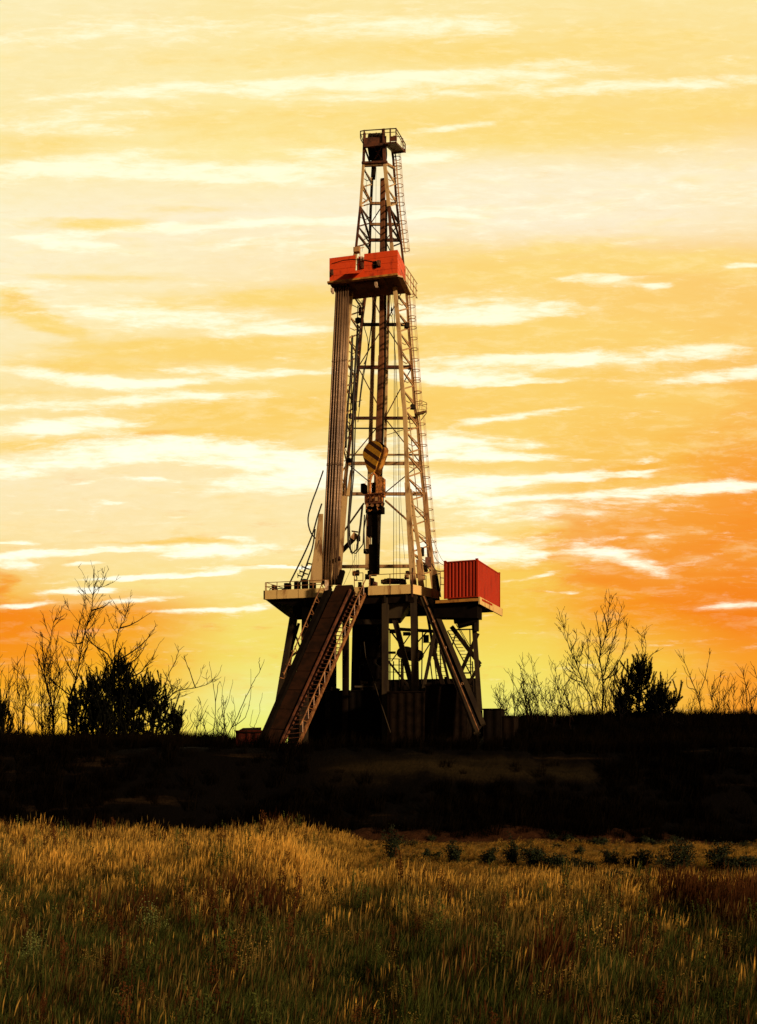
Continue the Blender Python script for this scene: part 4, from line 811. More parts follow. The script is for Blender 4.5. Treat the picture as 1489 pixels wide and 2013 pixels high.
hose('hose', [(628,1062),(620,1090),(612,1118),(602,1146)], 1.0, .055, RUBBER, 'shortest dark hose, nearest to the left leg foot', 'hose')
mb = MB()
for (x, y) in ((598,1115),(594,1124),(590,1132),(609,1108),(605,1118),(602,1128)): mb.tube(R(x-4,y-1,.95), R(x+4,y+1,.95), .05, 6); mb.tube(R(x-4,y-5,.95), R(x-4,y+4,.95), .035, 6)
tag(mb.build('standpipe_valves', DARK, None, origin=R(600,1148,.95)), 'cluster of small dark couplings on the hoses by the left leg foot', 'couplings')
hose('standpipe', [(693,660),(690,740),(684,800),(680,880)], 4, .09, RUBBER, 'thick dark standpipe hose running down the inside of the left leg', 'hose')
hose('cable', [(845,1040),(850,1075),(858,1100),(874,1112)], 4, .02, WIRE, 'upper thin cable sagging from the right leg to the red container', 'cable')
hose('cable', [(849,1108),(856,1120),(864,1123),(875,1122)], 4, .045, RUBBER, 'lower thick cable running into the red container front', 'cable')
hose('cable', [(846,1050),(856,1072),(868,1098),(875,1106)], 3.6, .014, WIRE, 'hair thin topmost cable sagging to the red container', 'cable')
for i, (pts, v, r_) in enumerate((([(776,600),(775,860),(774,1140)], 4.5, .022), ([(771,622),(779,720),(783,860),(787,1140)], 4.6, .022), ([(772,575),(777,700),(780,1140)], 4.8, .014), ([(784,800),(789,1000),(796,1100)], 4.8, .014), ([(783,575),(785,660),(800,970)], 4.4, .018), ([(748,352),(747,500),(742,575)], 5.2, .014), ([(740,330),(738,575)], 5.2, .014), ([(719,330),(722,420),(712,495)], 3.4, .012))):
    hose('wire_rope', pts, v, r_, WIRE, ['thin steel rope hanging straight down the right half of the mast, leftmost of the bunch', 'steel rope slanting down from the small hook block', 'fine rope just right of the leftmost hanging rope', 'fine rope close beside the right front leg', 'slanting rope from the red platform to the right front leg', 'fine rope just left of the guide rail above the red platform', 'second fine rope above the red platform', 'fine rope beside the upper left leg'][i], 'rope', 'wire ropes inside the mast')
for pts, lb in (([(742,573),(731,640),(722,700),(713,740),(706,800)], 'black rope slanting down left below the red platform'), ([(716,590),(706,660),(700,720),(690,800)], 'dark rope close to the left rear leg'), ([(738,575),(727,668),(722,700),(716,716)], 'dark rope crossing the upper left bay')): hose('wire_rope', pts, 5, .04, RUBBER, lb, 'rope', 'wire ropes inside the mast')
for pts, v, r_, lb in (([(694,700),(690,800),(684,900),(680,1010)], 5, .045, 'dark cable bundle down the left rear leg, thickest one'), ([(704,600),(700,700),(697,800),(690,940)], 5.4, .035, 'dark cable beside the thickest cable bundle'), ([(712,590),(716,640),(724,680),(712,760),(704,830)], 5.2, .03, 'dark cable looping across the upper left bay'), ([(700,1090),(694,1108),(686,1128),(676,1150)], 4, .014, 'fine line slanting down from the floodlight'), ([(688,780),(700,790),(712,786)], 5, .025, 'short cable sagging between the left legs')): hose('wire_rope', pts, v, r_, RUBBER, lb, 'rope', 'wire ropes inside the mast')
for k, (x, y, w_, h_) in enumerate(((708,612,6,14),(704,630,8,10),(697,800,8,14),(691,818,7,10),(686,905,9,8),(800,640,8,10),(806,722,9,7),(812,800,9,9),(828,1085,10,18),(842,1105,12,20))):
    MB().box(R(x, y, 5.4), w_ * MPP, .35, h_ * MPP, Matrix.Rotation(k * .7, 3, 'Z')).build('fitting', DARK if k % 3 else BROWN, rig)
hb = thing('hook_block', R(770, 610, 4.5), 'small black hook block hanging under the red platform, right of the guide rail', 'hook block')
MB().hexa([R(768,612,4.4), R(773,612,4.4), R(773,612,4.6), R(768,612,4.6), R(769,604,4.4), R(771,604,4.4), R(771,604,4.6), R(769,604,4.6)]).build('block', NBLACK, hb); MB().path([R(770,612,4.5), R(772,618,4.5), R(770,622,4.5), R(768,619,4.5)], .035, 5).build('hook', NBLACK, hb); MB().tube(R(767,572,4.5), R(770,604,4.5), .02, 4).build('rope', WIRE, hb)
hb = thing('hook_block', R(700, 1130, 4), 'small pale pulley block with a dark hook above the ramp top', 'hook block')
MB().tube(R(694,1127,4.0), R(706,1127,4.0), .20, 10).build('block', TAN, hb); MB().tube(R(701,1126,3.8), R(706,1126,3.8), .22, 8).build('sheave', DARK, hb)
MB().path(smooth_pts([R(700,1131,4), R(702,1136,4), R(701,1141,4), R(697,1139,4)]), .045, 6).build('hook', NBLACK, hb)
mb = MB()
for x in (694, 698, 702, 706): mb.tube(R(x,1126,4), R(x-1,1070,4), .012, 4)
mb.build('rope', WIRE, hb)
fl = thing('work_lamp', R(697, 1056, 3.5), 'pale floodlight on a black arm inside the lower left of the mast', 'floodlight')
MB().box(R(697,1055,3.5), .42, .35, .5, Matrix.Rotation(.6, 3, 'Y')).build('housing', TAN, fl); MB().beam(R(672,1084,3.5), R(695,1060,3.5), .3, .25).build('arm', NBLACK, fl); MB().box(R(698,1045,3.5), .5, .3, .05, Matrix.Rotation(.15, 3, 'Y')).build('hood', BROWN, fl); MB().box(R(705,1059,3.5), .3, .3, .35).build('bracket', DARK, fl)
# ------------------------------------------------------------------ bare trees, saplings, pines
def Hs(x, y): return float(H(np.array([x]), np.array([y]))[0])
class Twigs:
    def __init__(s): s.t = MB(); s.b = MB()
def grow(tw, P, r0, r1, rnd, depth, dens, lenf, up=.5, nmin=3):
    (tw.t if depth == 0 else tw.b).path(P, r0, 6 if depth == 0 else nmin, r1, cap=False)
    if depth >= 3: return
    L_ = sum((P[i+1] - P[i]).length for i in range(len(P) - 1))
    n = max(1, int(L_ * dens * (1.9, 2.5, 2.2)[depth])); 
    for k in range(n):
        f = rnd.uniform(.22 if depth == 0 else .15, .98); i = min(int(f * (len(P) - 1)), len(P) - 2); q = P[i].lerp(P[i+1], f * (len(P) - 1) - i)
        d = (P[i+1] - P[i]).normalized(); a = rnd.uniform(0, 6.283)
        o = Vector((math.cos(a), math.sin(a) * .8, rnd.uniform(-.1, .3))); ang = rnd.uniform(.4, 1.15)
        dd = (d * math.cos(ang) + o * math.sin(ang)).normalized(); ll = L_ * (lenf + .07) * rnd.uniform(.35, 1.05) * (1.15 - .7 * f)
        if ll < .28: continue
        pts = [q]; m = 6 if depth < 2 else 4
        for j in range(m):
            dd = (dd + ZX * up * .16 + Vector((rnd.gauss(0, .19), rnd.gauss(0, .19), rnd.gauss(0, .13)))).normalized(); pts.append(pts[-1] + dd * ll / m)
        rr = max(.021, (r0 + (r1 - r0) * f) * .55); grow(tw, pts, rr, max(.013, rr * .4), rnd, depth + 1, dens * 1.05, lenf, up, 3)
def tree(name, stems, D, label, cat, seed, r0=.09, dens=1.3, lenf=.33, up=.5, m=BARK, group=None, buds=0):
    """stems: main stems read from the photograph, each given its own depth wander"""
    rnd = random.Random(seed); tw = Twigs(); base = None
    for si, st in enumerate(stems):
        k = 1.0 if si == 0 else .7; P = []; dy = 0
        for j, (x, y) in enumerate(st):
            p = W(x, y, D + dy); P.append(p); dy += rnd.uniform(-.5, .5)
        if base is None: base = Vector((P[0].x, P[0].y, Hs(P[0].x, P[0].y) - .1)); P = ([base] if P[0].z > base.z + .05 else []) + P
        P = smooth_pts(P, 4) if len(P) > 2 else [P[0], P[0].lerp(P[-1], .5) + Vector((rnd.uniform(-.05, .05), 0, 0)), P[-1]]
        P = [p + Vector((rnd.gauss(0, .02), rnd.gauss(0, .04), 0)) for p in P]
        grow(tw, P, r0 * k, max(.012, r0 * k * .16), rnd, 0 if si == 0 else 0, dens, lenf, up)
    th = thing(name, base, label, cat, group); tw.t.build('trunk', m, th); tw.b.build('branches', m, th)
    if buds:
        mb = MB(); vs = tw.b.v
        for _ in range(buds):
            p = Vector(rnd.choice(vs)); s_ = rnd.uniform(.025, .06); a = Vector((rnd.uniform(-1, 1), rnd.uniform(-1, 1), rnd.uniform(-1, 1))).normalized() * s_; b_ = Vector((rnd.uniform(-1, 1), rnd.uniform(-1, 1), rnd.uniform(-1, 1))).normalized() * s_
            mb.add([p, p + a, p + a + b_, p + b_], [(0, 1, 2, 3)])
        mb.build('dead_leaves', m, th)
    return th
tree('bare_tree', [[(134,1456),(134,1400),(138,1370),(150,1333),(158,1290),(163,1262),(171,1230),(181,1195),(185,1165),(189,1145)], [(163,1262),(150,1262),(160,1210),(170,1172)], [(171,1230),(185,1205),(203,1178)], [(181,1200),(203,1193),(221,1180)], [(150,1333),(130,1300),(118,1268)], [(140,1368),(105,1340),(88,1318)]], 84, 'tallest bare tree at the left, its forked top reaching above the others', 'bare tree', 1, .10, 1.1, .30)
tree('bare_tree', [[(228,1462),(226,1400),(225,1350),(225,1311),(228,1268),(236,1235),(246,1218),(254,1192)], [(225,1311),(212,1286),(185,1268),(171,1250),(168,1232),(180,1200)], [(236,1235),(262,1226),(296,1205)], [(225,1320),(262,1300),(280,1280),(286,1262)], [(225,1340),(270,1326),(290,1305),(304,1285),(312,1268)], [(228,1300),(255,1285),(285,1262),(300,1240),(310,1228)]], 86, 'wide spreading bare tree rising straight behind the big left pine', 'bare tree', 2, .10, 1.1, .30)
tree('bare_tree', [[(105,1460),(103,1391),(92,1345),(87,1318),(94,1285),(100,1255),(106,1225),(118,1190)], [(92,1345),(80,1310),(72,1280),(64,1272)], [(87,1318),(84,1270),(83,1245)], [(103,1391),(120,1340),(112,1290),(116,1240)]], 82, 'slim bare tree left of the tallest one, two thin tops side by side', 'bare tree', 3, .08, 1.1, .28)
tree('bare_tree', [[(318,1456),(316,1390),(332,1372),(350,1358),(385,1352),(410,1344),(424,1330)], [(316,1390),(330,1330),(345,1300),(352,1278)], [(385,1352),(370,1310),(362,1290)]], 80, 'bare tree right of the big pine with one long branch reaching right', 'bare tree', 4, .07, 1.2, .30)
tree('bare_sapling', [[(420,1452),(424,1380),(416,1330),(412,1300)], [(424,1380),(432,1340),(436,1350)]], 78, 'straight reddish sapling midway between the long branch and the rig', 'sapling', 5, .045, .5, .02, .8, REDBARK)
tree('bare_sapling', [[(445,1452),(462,1418),(483,1372),(500,1338),(512,1318),(520,1296)], [(512,1318),(510,1302),(511,1292)], [(455,1430),(482,1410),(492,1372),(494,1315)]], 74, 'reddish sapling leaning right, small fan of twigs at its top, near the skip', 'sapling', 6, .045, .4, .0, .8, REDBARK)
tree('bare_sapling', [[(448,1455),(440,1410),(452,1370),(458,1336)], [(440,1410),(436,1380),(442,1330)]], 77, 'thin sapling left of the leaning one beside the rig', 'sapling', 16, .035, .4, .02, .8, REDBARK)
tree('bare_sapling', [[(500,1452),(500,1430),(508,1410),(516,1362)], [(500,1430),(492,1425),(498,1395)]], 73, 'short sapling closest to the left foot of the ramp', 'sapling', 17, .03, .4, .02, .8, REDBARK)
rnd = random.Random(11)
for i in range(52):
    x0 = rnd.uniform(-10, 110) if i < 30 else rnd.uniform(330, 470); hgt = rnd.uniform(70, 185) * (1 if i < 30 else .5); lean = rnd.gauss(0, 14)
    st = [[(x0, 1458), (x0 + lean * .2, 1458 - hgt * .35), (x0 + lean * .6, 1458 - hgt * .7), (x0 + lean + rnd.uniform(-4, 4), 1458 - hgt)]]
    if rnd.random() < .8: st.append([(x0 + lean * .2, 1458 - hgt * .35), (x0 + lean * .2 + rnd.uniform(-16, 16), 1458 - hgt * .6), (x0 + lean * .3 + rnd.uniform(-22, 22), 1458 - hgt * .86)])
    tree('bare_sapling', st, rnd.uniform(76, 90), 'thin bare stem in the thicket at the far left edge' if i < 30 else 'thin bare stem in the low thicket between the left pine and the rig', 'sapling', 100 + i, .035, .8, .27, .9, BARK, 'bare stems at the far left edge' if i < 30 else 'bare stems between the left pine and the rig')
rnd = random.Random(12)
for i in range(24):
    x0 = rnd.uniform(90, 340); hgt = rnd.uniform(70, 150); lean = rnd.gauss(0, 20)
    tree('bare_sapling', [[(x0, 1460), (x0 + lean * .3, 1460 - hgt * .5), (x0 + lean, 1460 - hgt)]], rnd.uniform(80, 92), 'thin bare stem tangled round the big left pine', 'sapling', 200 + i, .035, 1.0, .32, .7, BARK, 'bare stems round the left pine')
# right side
tree('bare_birch', [[(1184,1416),(1185,1380),(1185,1334),(1180,1300),(1182,1275),(1194,1242),(1196,1210),(1198,1183)], [(1187,1330),(1196,1295),(1205,1261),(1216,1225),(1224,1187)], [(1185,1345),(1205,1318),(1222,1290),(1230,1260),(1233,1225)], [(1182,1275),(1176,1235),(1172,1205)], [(1194,1242),(1190,1215),(1180,1190)], [(1187,1336),(1210,1325),(1226,1305)]], 84, 'tall slender bare birch with fine leafy twigs, right of the container', 'birch tree', 21, .075, 1.7, .26, .8, BARK, None, 700)
tree('bare_birch', [[(1170,1416),(1160,1370),(1146,1342),(1134,1305),(1122,1279),(1112,1250),(1106,1220)], [(1122,1279),(1134,1255),(1128,1235)], [(1150,1345),(1156,1300),(1156,1265),(1150,1235)], [(1146,1342),(1118,1330),(1100,1300)]], 83, 'shorter bare birch leaning left, just left of the tall birch', 'birch tree', 22, .06, 1.7, .27, .8, BARK, None, 500)
tree('bare_tree', [[(1250,1412),(1256,1360),(1264,1308),(1270,1275),(1268,1255),(1260,1244)], [(1264,1308),(1280,1290),(1292,1278)], [(1266,1300),(1254,1280),(1250,1268)]], 90, 'small bare tree showing above the right pine', 'bare tree', 23, .05, 1.3, .3)
tree('bare_tree', [[(1290,1412),(1300,1366),(1312,1340),(1328,1322)], [(1300,1366),(1296,1345),(1292,1330)]], 86, 'low bare tree right behind the right pine, leaning right', 'bare tree', 24, .04, 1.3, .35)
tree('bare_tree', [[(1382,1408),(1372,1370),(1358,1332),(1349,1308),(1340,1290)], [(1372,1370),(1384,1340),(1392,1310),(1397,1280)], [(1366,1355),(1352,1350),(1350,1330)]], 82, 'V shaped bare bush standing alone near the right side', 'bare bush', 25, .05, 1.3, .3, .8, REDBARK)
tree('bare_tree', [[(1408,1408),(1400,1370),(1404,1340),(1426,1322)], [(1400,1370),(1410,1350),(1420,1318)], [(1408,1400),(1430,1360),(1450,1338)]], 83, 'bare bush right next to the V shaped one', 'bare bush', 26, .04, 1.3, .3, .8, REDBARK)
tree('bare_tree', [[(1478,1410),(1474,1370),(1462,1330),(1456,1312)], [(1478,1400),(1490,1350),(1482,1310)], [(1474,1380),(1500,1350),(1510,1320)]], 82, 'bare bush at the right edge of the picture', 'bare bush', 27, .05, 1.4, .3, .8, REDBARK)
rnd = random.Random(13)
for i in range(62):
    x0 = rnd.uniform(985, 1230); hgt = rnd.uniform(40, 120) * (1 if x0 > 1010 else .75); lean = rnd.gauss(-10, 18)
    st = [[(x0, 1418), (x0 + lean * .3, 1418 - hgt * .4), (x0 + lean * .7, 1418 - hgt * .75), (x0 + lean, 1418 - hgt)]]
    st.append([(x0 + lean * .2, 1418 - hgt * .25), (x0 + lean * .2 + rnd.uniform(-18, 18), 1418 - hgt * .5), (x0 + lean * .3 + rnd.uniform(-30, 30), 1418 - hgt * .8)])
    tree('bare_bush', st, rnd.uniform(78, 90), 'bare bush in the thicket between the rig and the birches', 'bare bush', 300 + i, .03, 1.2, .30, .8, REDBARK if i % 3 else BARK, 'bare bushes between the rig and the birches')
for i in range(20):
    x0 = rnd.uniform(1340, 1500); hgt = rnd.uniform(35, 85); lean = rnd.gauss(0, 14)
    tree('bare_bush', [[(x0, 1412), (x0 + lean * .4, 1412 - hgt * .5), (x0 + lean, 1412 - hgt)]], rnd.uniform(80, 90), 'low bare bush in the thicket by the right edge', 'bare bush', 400 + i, .028, 1.5, .38, .7, REDBARK, 'low bare bushes by the right edge')

def pine(px, ybase, ytop, halfw, D, label, seed, nb=70, pts=None):
    rnd = random.Random(seed); b_ = W(px, ybase, D); b_.z = Hs(b_.x, b_.y) - .1; top = W(px, ytop, D); hgt = top.z - b_.z; hw = halfw * D / FPX
    th = thing('pine_tree', b_, label, 'pine tree'); tm = MB(); nm = MB(); tm.path([b_, b_.lerp(top, .5) + Vector((.06, .0, 0)), top], .12, 7, .03)
    def brush(P, r_):     # bottle-brush shoot of needles
        L_ = sum((P[i+1] - P[i]).length for i in range(len(P) - 1)); n = int(L_ * 420)
        for _ in range(n):
            f = rnd.random() * (len(P) - 1); i = min(int(f), len(P) - 2); q = P[i].lerp(P[i+1], f - i); d = (P[i+1] - P[i]).normalized()
            o = Vector((rnd.gauss(0, 1), rnd.gauss(0, 1), rnd.gauss(0, 1))); o = (o - d * o.dot(d)).normalized(); e = q + (o * .8 + d * .75).normalized() * r_ * rnd.uniform(.7, 1.15)
            s_ = d.cross(o) * .014; nm.add([q - s_, q + s_, e], [(0, 1, 2)])
    for i in range(nb):
        f = (i + rnd.random()) / nb; f = f ** .8; z0 = hgt * (.02 + .86 * f); a = rnd.uniform(0, 6.283)
        if pts: reach = hw * ipl(pts, f) * rnd.uniform(.55, 1.08)
        else: reach = hw * 1.2 * (1 - f) ** .55 * rnd.uniform(.25, 1.15)
        p0 = b_ + ZX * z0 + (top - b_ - ZX * hgt) * f; d0 = Vector((math.cos(a), math.sin(a), 0))
        rise = rnd.uniform(.1, .7) * reach + rnd.uniform(.0, .5)
        P = [p0, p0 + d0 * reach * .4 + ZX * rise * .18, p0 + d0 * reach * .8 + ZX * rise * .5, p0 + d0 * reach + ZX * rise]
        tm.path(P, .035, 4, .012); brush(P[1:], .16)
        e = P[-1]
        for k in range(rnd.randint(1, 2)):
            dd = (ZX + Vector((rnd.gauss(0, .3), rnd.gauss(0, .3), 0))).normalized(); brush([e, e + dd * rnd.uniform(.4, 1.35)], .15)
        for k in range(2):
            q = P[1].lerp(P[2], rnd.random()); dd = (ZX * .8 + d0 * .3 + Vector((rnd.gauss(0, .5), rnd.gauss(0, .5), 0))).normalized(); brush([q, q + dd * rnd.uniform(.4, .9)], .14)
    brush([top - ZX * .9, top + ZX * .15], .17)
    for k in range(9): a = rnd.uniform(0, 6.28); e = top - ZX * rnd.uniform(.6, 2.2) + Vector((math.cos(a), math.sin(a), 0)) * rnd.uniform(.2, hw * .6); brush([e, e + (ZX + Vector((math.cos(a), math.sin(a), 0)) * .25) * rnd.uniform(.7, 1.3)], .13)
    for k in range(3): a = rnd.uniform(0, 6.28); brush([top - ZX * .7, top - ZX * .1 + Vector((math.cos(a), math.sin(a), 0)) * .45], .15)
    tm.build('trunk', BARK, th); nm.build('needles', NEEDLE, th); return th
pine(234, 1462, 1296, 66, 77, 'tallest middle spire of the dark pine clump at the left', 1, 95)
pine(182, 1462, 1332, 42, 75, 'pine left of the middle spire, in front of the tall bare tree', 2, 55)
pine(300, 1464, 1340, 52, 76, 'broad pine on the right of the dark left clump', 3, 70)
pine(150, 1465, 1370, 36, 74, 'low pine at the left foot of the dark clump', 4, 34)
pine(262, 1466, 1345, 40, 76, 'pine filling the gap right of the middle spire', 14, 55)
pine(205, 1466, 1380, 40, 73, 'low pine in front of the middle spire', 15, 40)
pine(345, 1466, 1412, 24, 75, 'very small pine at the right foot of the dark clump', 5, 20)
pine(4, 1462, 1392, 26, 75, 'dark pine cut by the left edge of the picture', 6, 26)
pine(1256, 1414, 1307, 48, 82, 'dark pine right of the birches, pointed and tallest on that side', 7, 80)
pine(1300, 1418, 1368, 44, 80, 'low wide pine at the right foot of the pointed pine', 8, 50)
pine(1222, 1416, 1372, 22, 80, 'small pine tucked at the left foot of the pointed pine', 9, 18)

# ------------------------------------------------------------------ meadow bushes and weeds
def shrub(px, py, wpx, hpx, label, m=LEAF, seed=0, name='shrub', cat='shrub', D=None, leaf=.05, n=900, spiky=.3, group=None):
    rnd = random.Random(seed)
    if D is None:      # where the photo point meets the ground
        D = 20.0
        while D < 56 and HC - Hs((px - HX) / FPX * D, D) > (py - HY) / FPX * D: D += .2
    x = (px - HX) / FPX * D; b_ = Vector((x, D, Hs(x, D) - .03)); w2 = wpx * D / FPX / 2; h_ = hpx * D / FPX
    th = thing(name, b_, label, cat, group); st = MB(); lf = MB(); tips = []
    for k in range(rnd.randint(7, 12)):
        a = rnd.uniform(0, 6.283); rr = rnd.random() ** .6; e = b_ + Vector((math.cos(a) * w2 * rr, math.sin(a) * w2 * rr, h_ * (rnd.uniform(.5, .85) + (spiky if rnd.random() < .25 else 0)) * (1 - .35 * rr)))
        P = [b_, b_.lerp(e, .5) + Vector((rnd.gauss(0, .04), rnd.gauss(0, .04), .02)), e]; st.path(P, .012, 4, .004); tips.append(P)
    for k in range(n):
        P = rnd.choice(tips); f = rnd.random() ** .6; q = P[0].lerp(P[1], f * 2) if f < .5 else P[1].lerp(P[2], f * 2 - 1)
        q = q + Vector((rnd.gauss(0, w2 * .20), rnd.gauss(0, w2 * .20), rnd.gauss(0, h_ * .07)))
        if q.z < b_.z: q.z = b_.z + .02
        a = Vector((rnd.gauss(0, 1), rnd.gauss(0, 1), rnd.gauss(0, 1))).normalized(); c_ = a.cross(Vector((rnd.gauss(0, 1), rnd.gauss(0, 1), rnd.gauss(0, 1)))).normalized(); l_ = leaf * rnd.uniform(.6, 1.3)
        lf.add([q, q + a * l_ * .5 + c_ * l_ * .3, q + a * l_, q + a * l_ * .5 - c_ * l_ * .3], [(0, 1, 2, 3)])
    st.build('stems', BARK, th); lf.build('foliage', m, th); return th
sh = [(771,1690,34,52,'dark bush standing alone in the golden grass below the rig middle'),(840,1686,14,14,'tiny dark bush right of the lone middle bush'),(862,1686,16,12,'tiny dark bush, second right of the lone middle bush'),(892,1698,32,30,'green bush, first of some size right of the lone middle bush'),(966,1698,36,26,'small bush halfway along the row, with pale green leaves'),(1007,1698,26,42,'pointed dark bush near the middle of the meadow row'),(1048,1702,48,34,'broad dark bush next to the pointed bush'),(1094,1704,40,26,'low dark bush right of the broad bush'),(1146,1712,44,26,'low spreading bush below the row'),(1200,1702,24,30,'upright dark bush standing alone before the large right bushes'),(1256,1704,52,26,'flat dark bush between the upright bush and the large right bushes'),(1328,1712,60,54,'largest dark bush of the right side, with a bare twig on top'),(1414,1708,46,46,'tall bush in the pair at the right edge'),(1458,1714,58,32,'wide bush in the pair at the right edge'),(1225,1744,64,34,'dark bush low in the meadow, left of the red bush'),(1108,1734,44,22,'isolated low bush in the grass under the row'),(1292,1750,50,40,'dark bush touching the left of the red bush'),(1140,1680,16,14,'small far bush behind the row'),(1424,1736,36,16,'small bush just below the pair at the right edge'),(1180,1660,30,12,'far low bush by the soil bank, right of centre'),(1272,1656,24,12,'far low bush at the end of the soil bank')]
for i, (x, y, w_, h_, lb) in enumerate(sh): shrub(x, y + 3, w_ * 1.25, h_ * 1.5, lb, LEAF, i, leaf=.085, n=int(500 + w_ * 30))
shrub(1345, 1756, 56, 44, 'bush with red autumn leaves in the right of the meadow', REDLEAF, 50, n=700)
rq = random.Random(77)
for i in range(16): shrub(rq.uniform(700, 1480), rq.uniform(1652, 1672), rq.uniform(16, 46), rq.uniform(8, 18), 'small low bush along the far edge of the meadow', LEAF, 90 + i, leaf=.07, n=300, group='low bushes at the far meadow edge')
for i in range(10): shrub(rq.uniform(820, 1480), rq.uniform(1690, 1760), rq.uniform(20, 50), rq.uniform(12, 26), 'dark low bush scattered in the right half of the meadow', LEAF, 120 + i, n=420, group='dark bushes scattered in the meadow')
for i, (x, y, w_, h_, lb) in enumerate([(705,1862,150,26,'pale green weed patch in the centre foreground grass'),(580,1880,90,26,'pale green weed patch left of the central one'),(300,1862,70,60,'pale green weed clump in the left foreground'),(100,2008,150,30,'pale green weeds in the lower left corner'),(1022,1780,36,24,'pale green weed in the golden grass, right of centre'),(880,1850,60,24,'pale weed right of the central patch'),(60,1950,60,60,'grey green weed clump near the left edge'),(620,1752,60,30,'pale seeding weed in the grass mound, centre left')]):
    shrub(x, y + 8, w_, h_ * 2.3, lb, WEED, 60 + i, 'weed_clump', 'weeds', leaf=.035, n=1500, spiky=.1)

# ------------------------------------------------------------------ grass: real blades in tufts, scattered over the meadow
def grass_mat(name, c1, c2, tip, tr=.35):
    m = bpy.data.materials.new(name); m.use_nodes = True; t = NT(m.node_tree); t.n.clear()
    geo = t.new('ShaderNodeNewGeometry'); oi = t.new('ShaderNodeObjectInfo'); tcx = t.new('ShaderNodeTexCoord')
    sp_ = t.new('ShaderNodeSeparateXYZ'); t.l.new(tcx.outputs['Generated'], sp_.inputs[0])
    r_ = geo.outputs['Random Per Island']; c = t.mix(r_, tuple(c1) + (1,), tuple(c2) + (1,))
    c = t.mix(t.mr(sp_.outputs[2], .45, 1.0), c, tuple(tip) + (1,))
    c = t.mix(1.0, c, t.mix(oi.outputs['Random'], (.6, .6, .6, 1), (1.35, 1.3, 1.2, 1)), 'MULTIPLY')
    d = t.new('ShaderNodeBsdfDiffuse'); tl = t.new('ShaderNodeBsdfTranslucent'); t.l.new(c, d.inputs[0]); t.l.new(c, tl.inputs[0])
    mx = t.new('ShaderNodeMixShader'); mx.inputs[0].default_value = tr; t.l.new(d.outputs[0], mx.inputs[1]); t.l.new(tl.outputs[0], mx.inputs[2])
    o = t.new('ShaderNodeOutputMaterial'); t.l.new(mx.outputs[0], o.inputs[0]); return m
GOLD = grass_mat('grass_gold', (.30, .16, .030), (.10, .052, .012), (.90, .56, .12), .45)
GREEN = grass_mat('grass_green', (.024, .046, .011), (.052, .062, .015), (.095, .115, .030), .3)
STALK = grass_mat('grass_stalk', (.06, .042, .012), (.035, .030, .010), (.20, .135, .040), .35)
SPRIG = grass_mat('grass_sprig', (.12, .08, .02), (.30, .20, .05), (.50, .34, .09), .4)
RUSSET = grass_mat('grass_russet', (.055, .020, .008), (.026, .011, .005), (.10, .040, .014), .35)
DSCRUB = grass_mat('scrub_dark', (.004, .003, .0015), (.002, .0015, .001), (.006, .004, .002), .1)  # blades darkened to black in place of shade on the slope
protos = bpy.data.collections.new('grass_tufts')
def tuft(name, m, nbl, hlo, hhi, spread, wd, lean, seeds, seed):
    rs = np.random.RandomState(seed); V_ = []; F_ = []
    for i in range(nbl):
        a = rs.rand() * 6.283; r_ = spread * math.sqrt(rs.rand()); bx, by = math.cos(a) * r_, math.sin(a) * r_; h_ = rs.uniform(hlo, hhi); la = rs.rand() * 6.283 * .0 + rs.normal(0, 1.2); ln = abs(rs.normal(0, lean)) * h_
        dx, dy = math.cos(la) * ln, math.sin(la) * ln * .6; sa = rs.rand() * 3.14; sx, sy = math.cos(sa) * wd / 2, math.sin(sa) * wd / 2; o = len(V_)
        for (f, wf) in ((0, 1), (.45, .85), (.8, .5)):
            px_, py_, pz_ = bx + dx * f * f, by + dy * f * f, h_ * f
            V_ += [(px_ - sx * wf, py_ - sy * wf, pz_), (px_ + sx * wf, py_ + sy * wf, pz_)]
        V_.append((bx + dx, by + dy, h_ * .98)); F_ += [(o, o + 1, o + 3, o + 2), (o + 2, o + 3, o + 5, o + 4), (o + 4, o + 5, o + 6)]
        if seeds and rs.rand() < seeds:
            o = len(V_); tx, ty = bx + dx, by + dy; s_ = rs.uniform(.006, .011); e = rs.uniform(.16, .34)
            V_ += [(tx - s_ * .3, ty, h_ * .95), (tx + s_ * .3, ty, h_ * .95), (tx + s_ + dx * .08, ty, h_ * .95 + e * .5), (tx + dx * .25, ty + dy * .2, h_ * .95 + e), (tx - s_ + dx * .08, ty, h_ * .95 + e * .5)]; F_.append((o, o + 1, o + 2, o + 3, o + 4))
    me = bpy.data.meshes.new(name); me.from_pydata(V_, [], F_); me.materials.append(m); ob = bpy.data.objects.new(name, me); protos.objects.link(ob); return ob
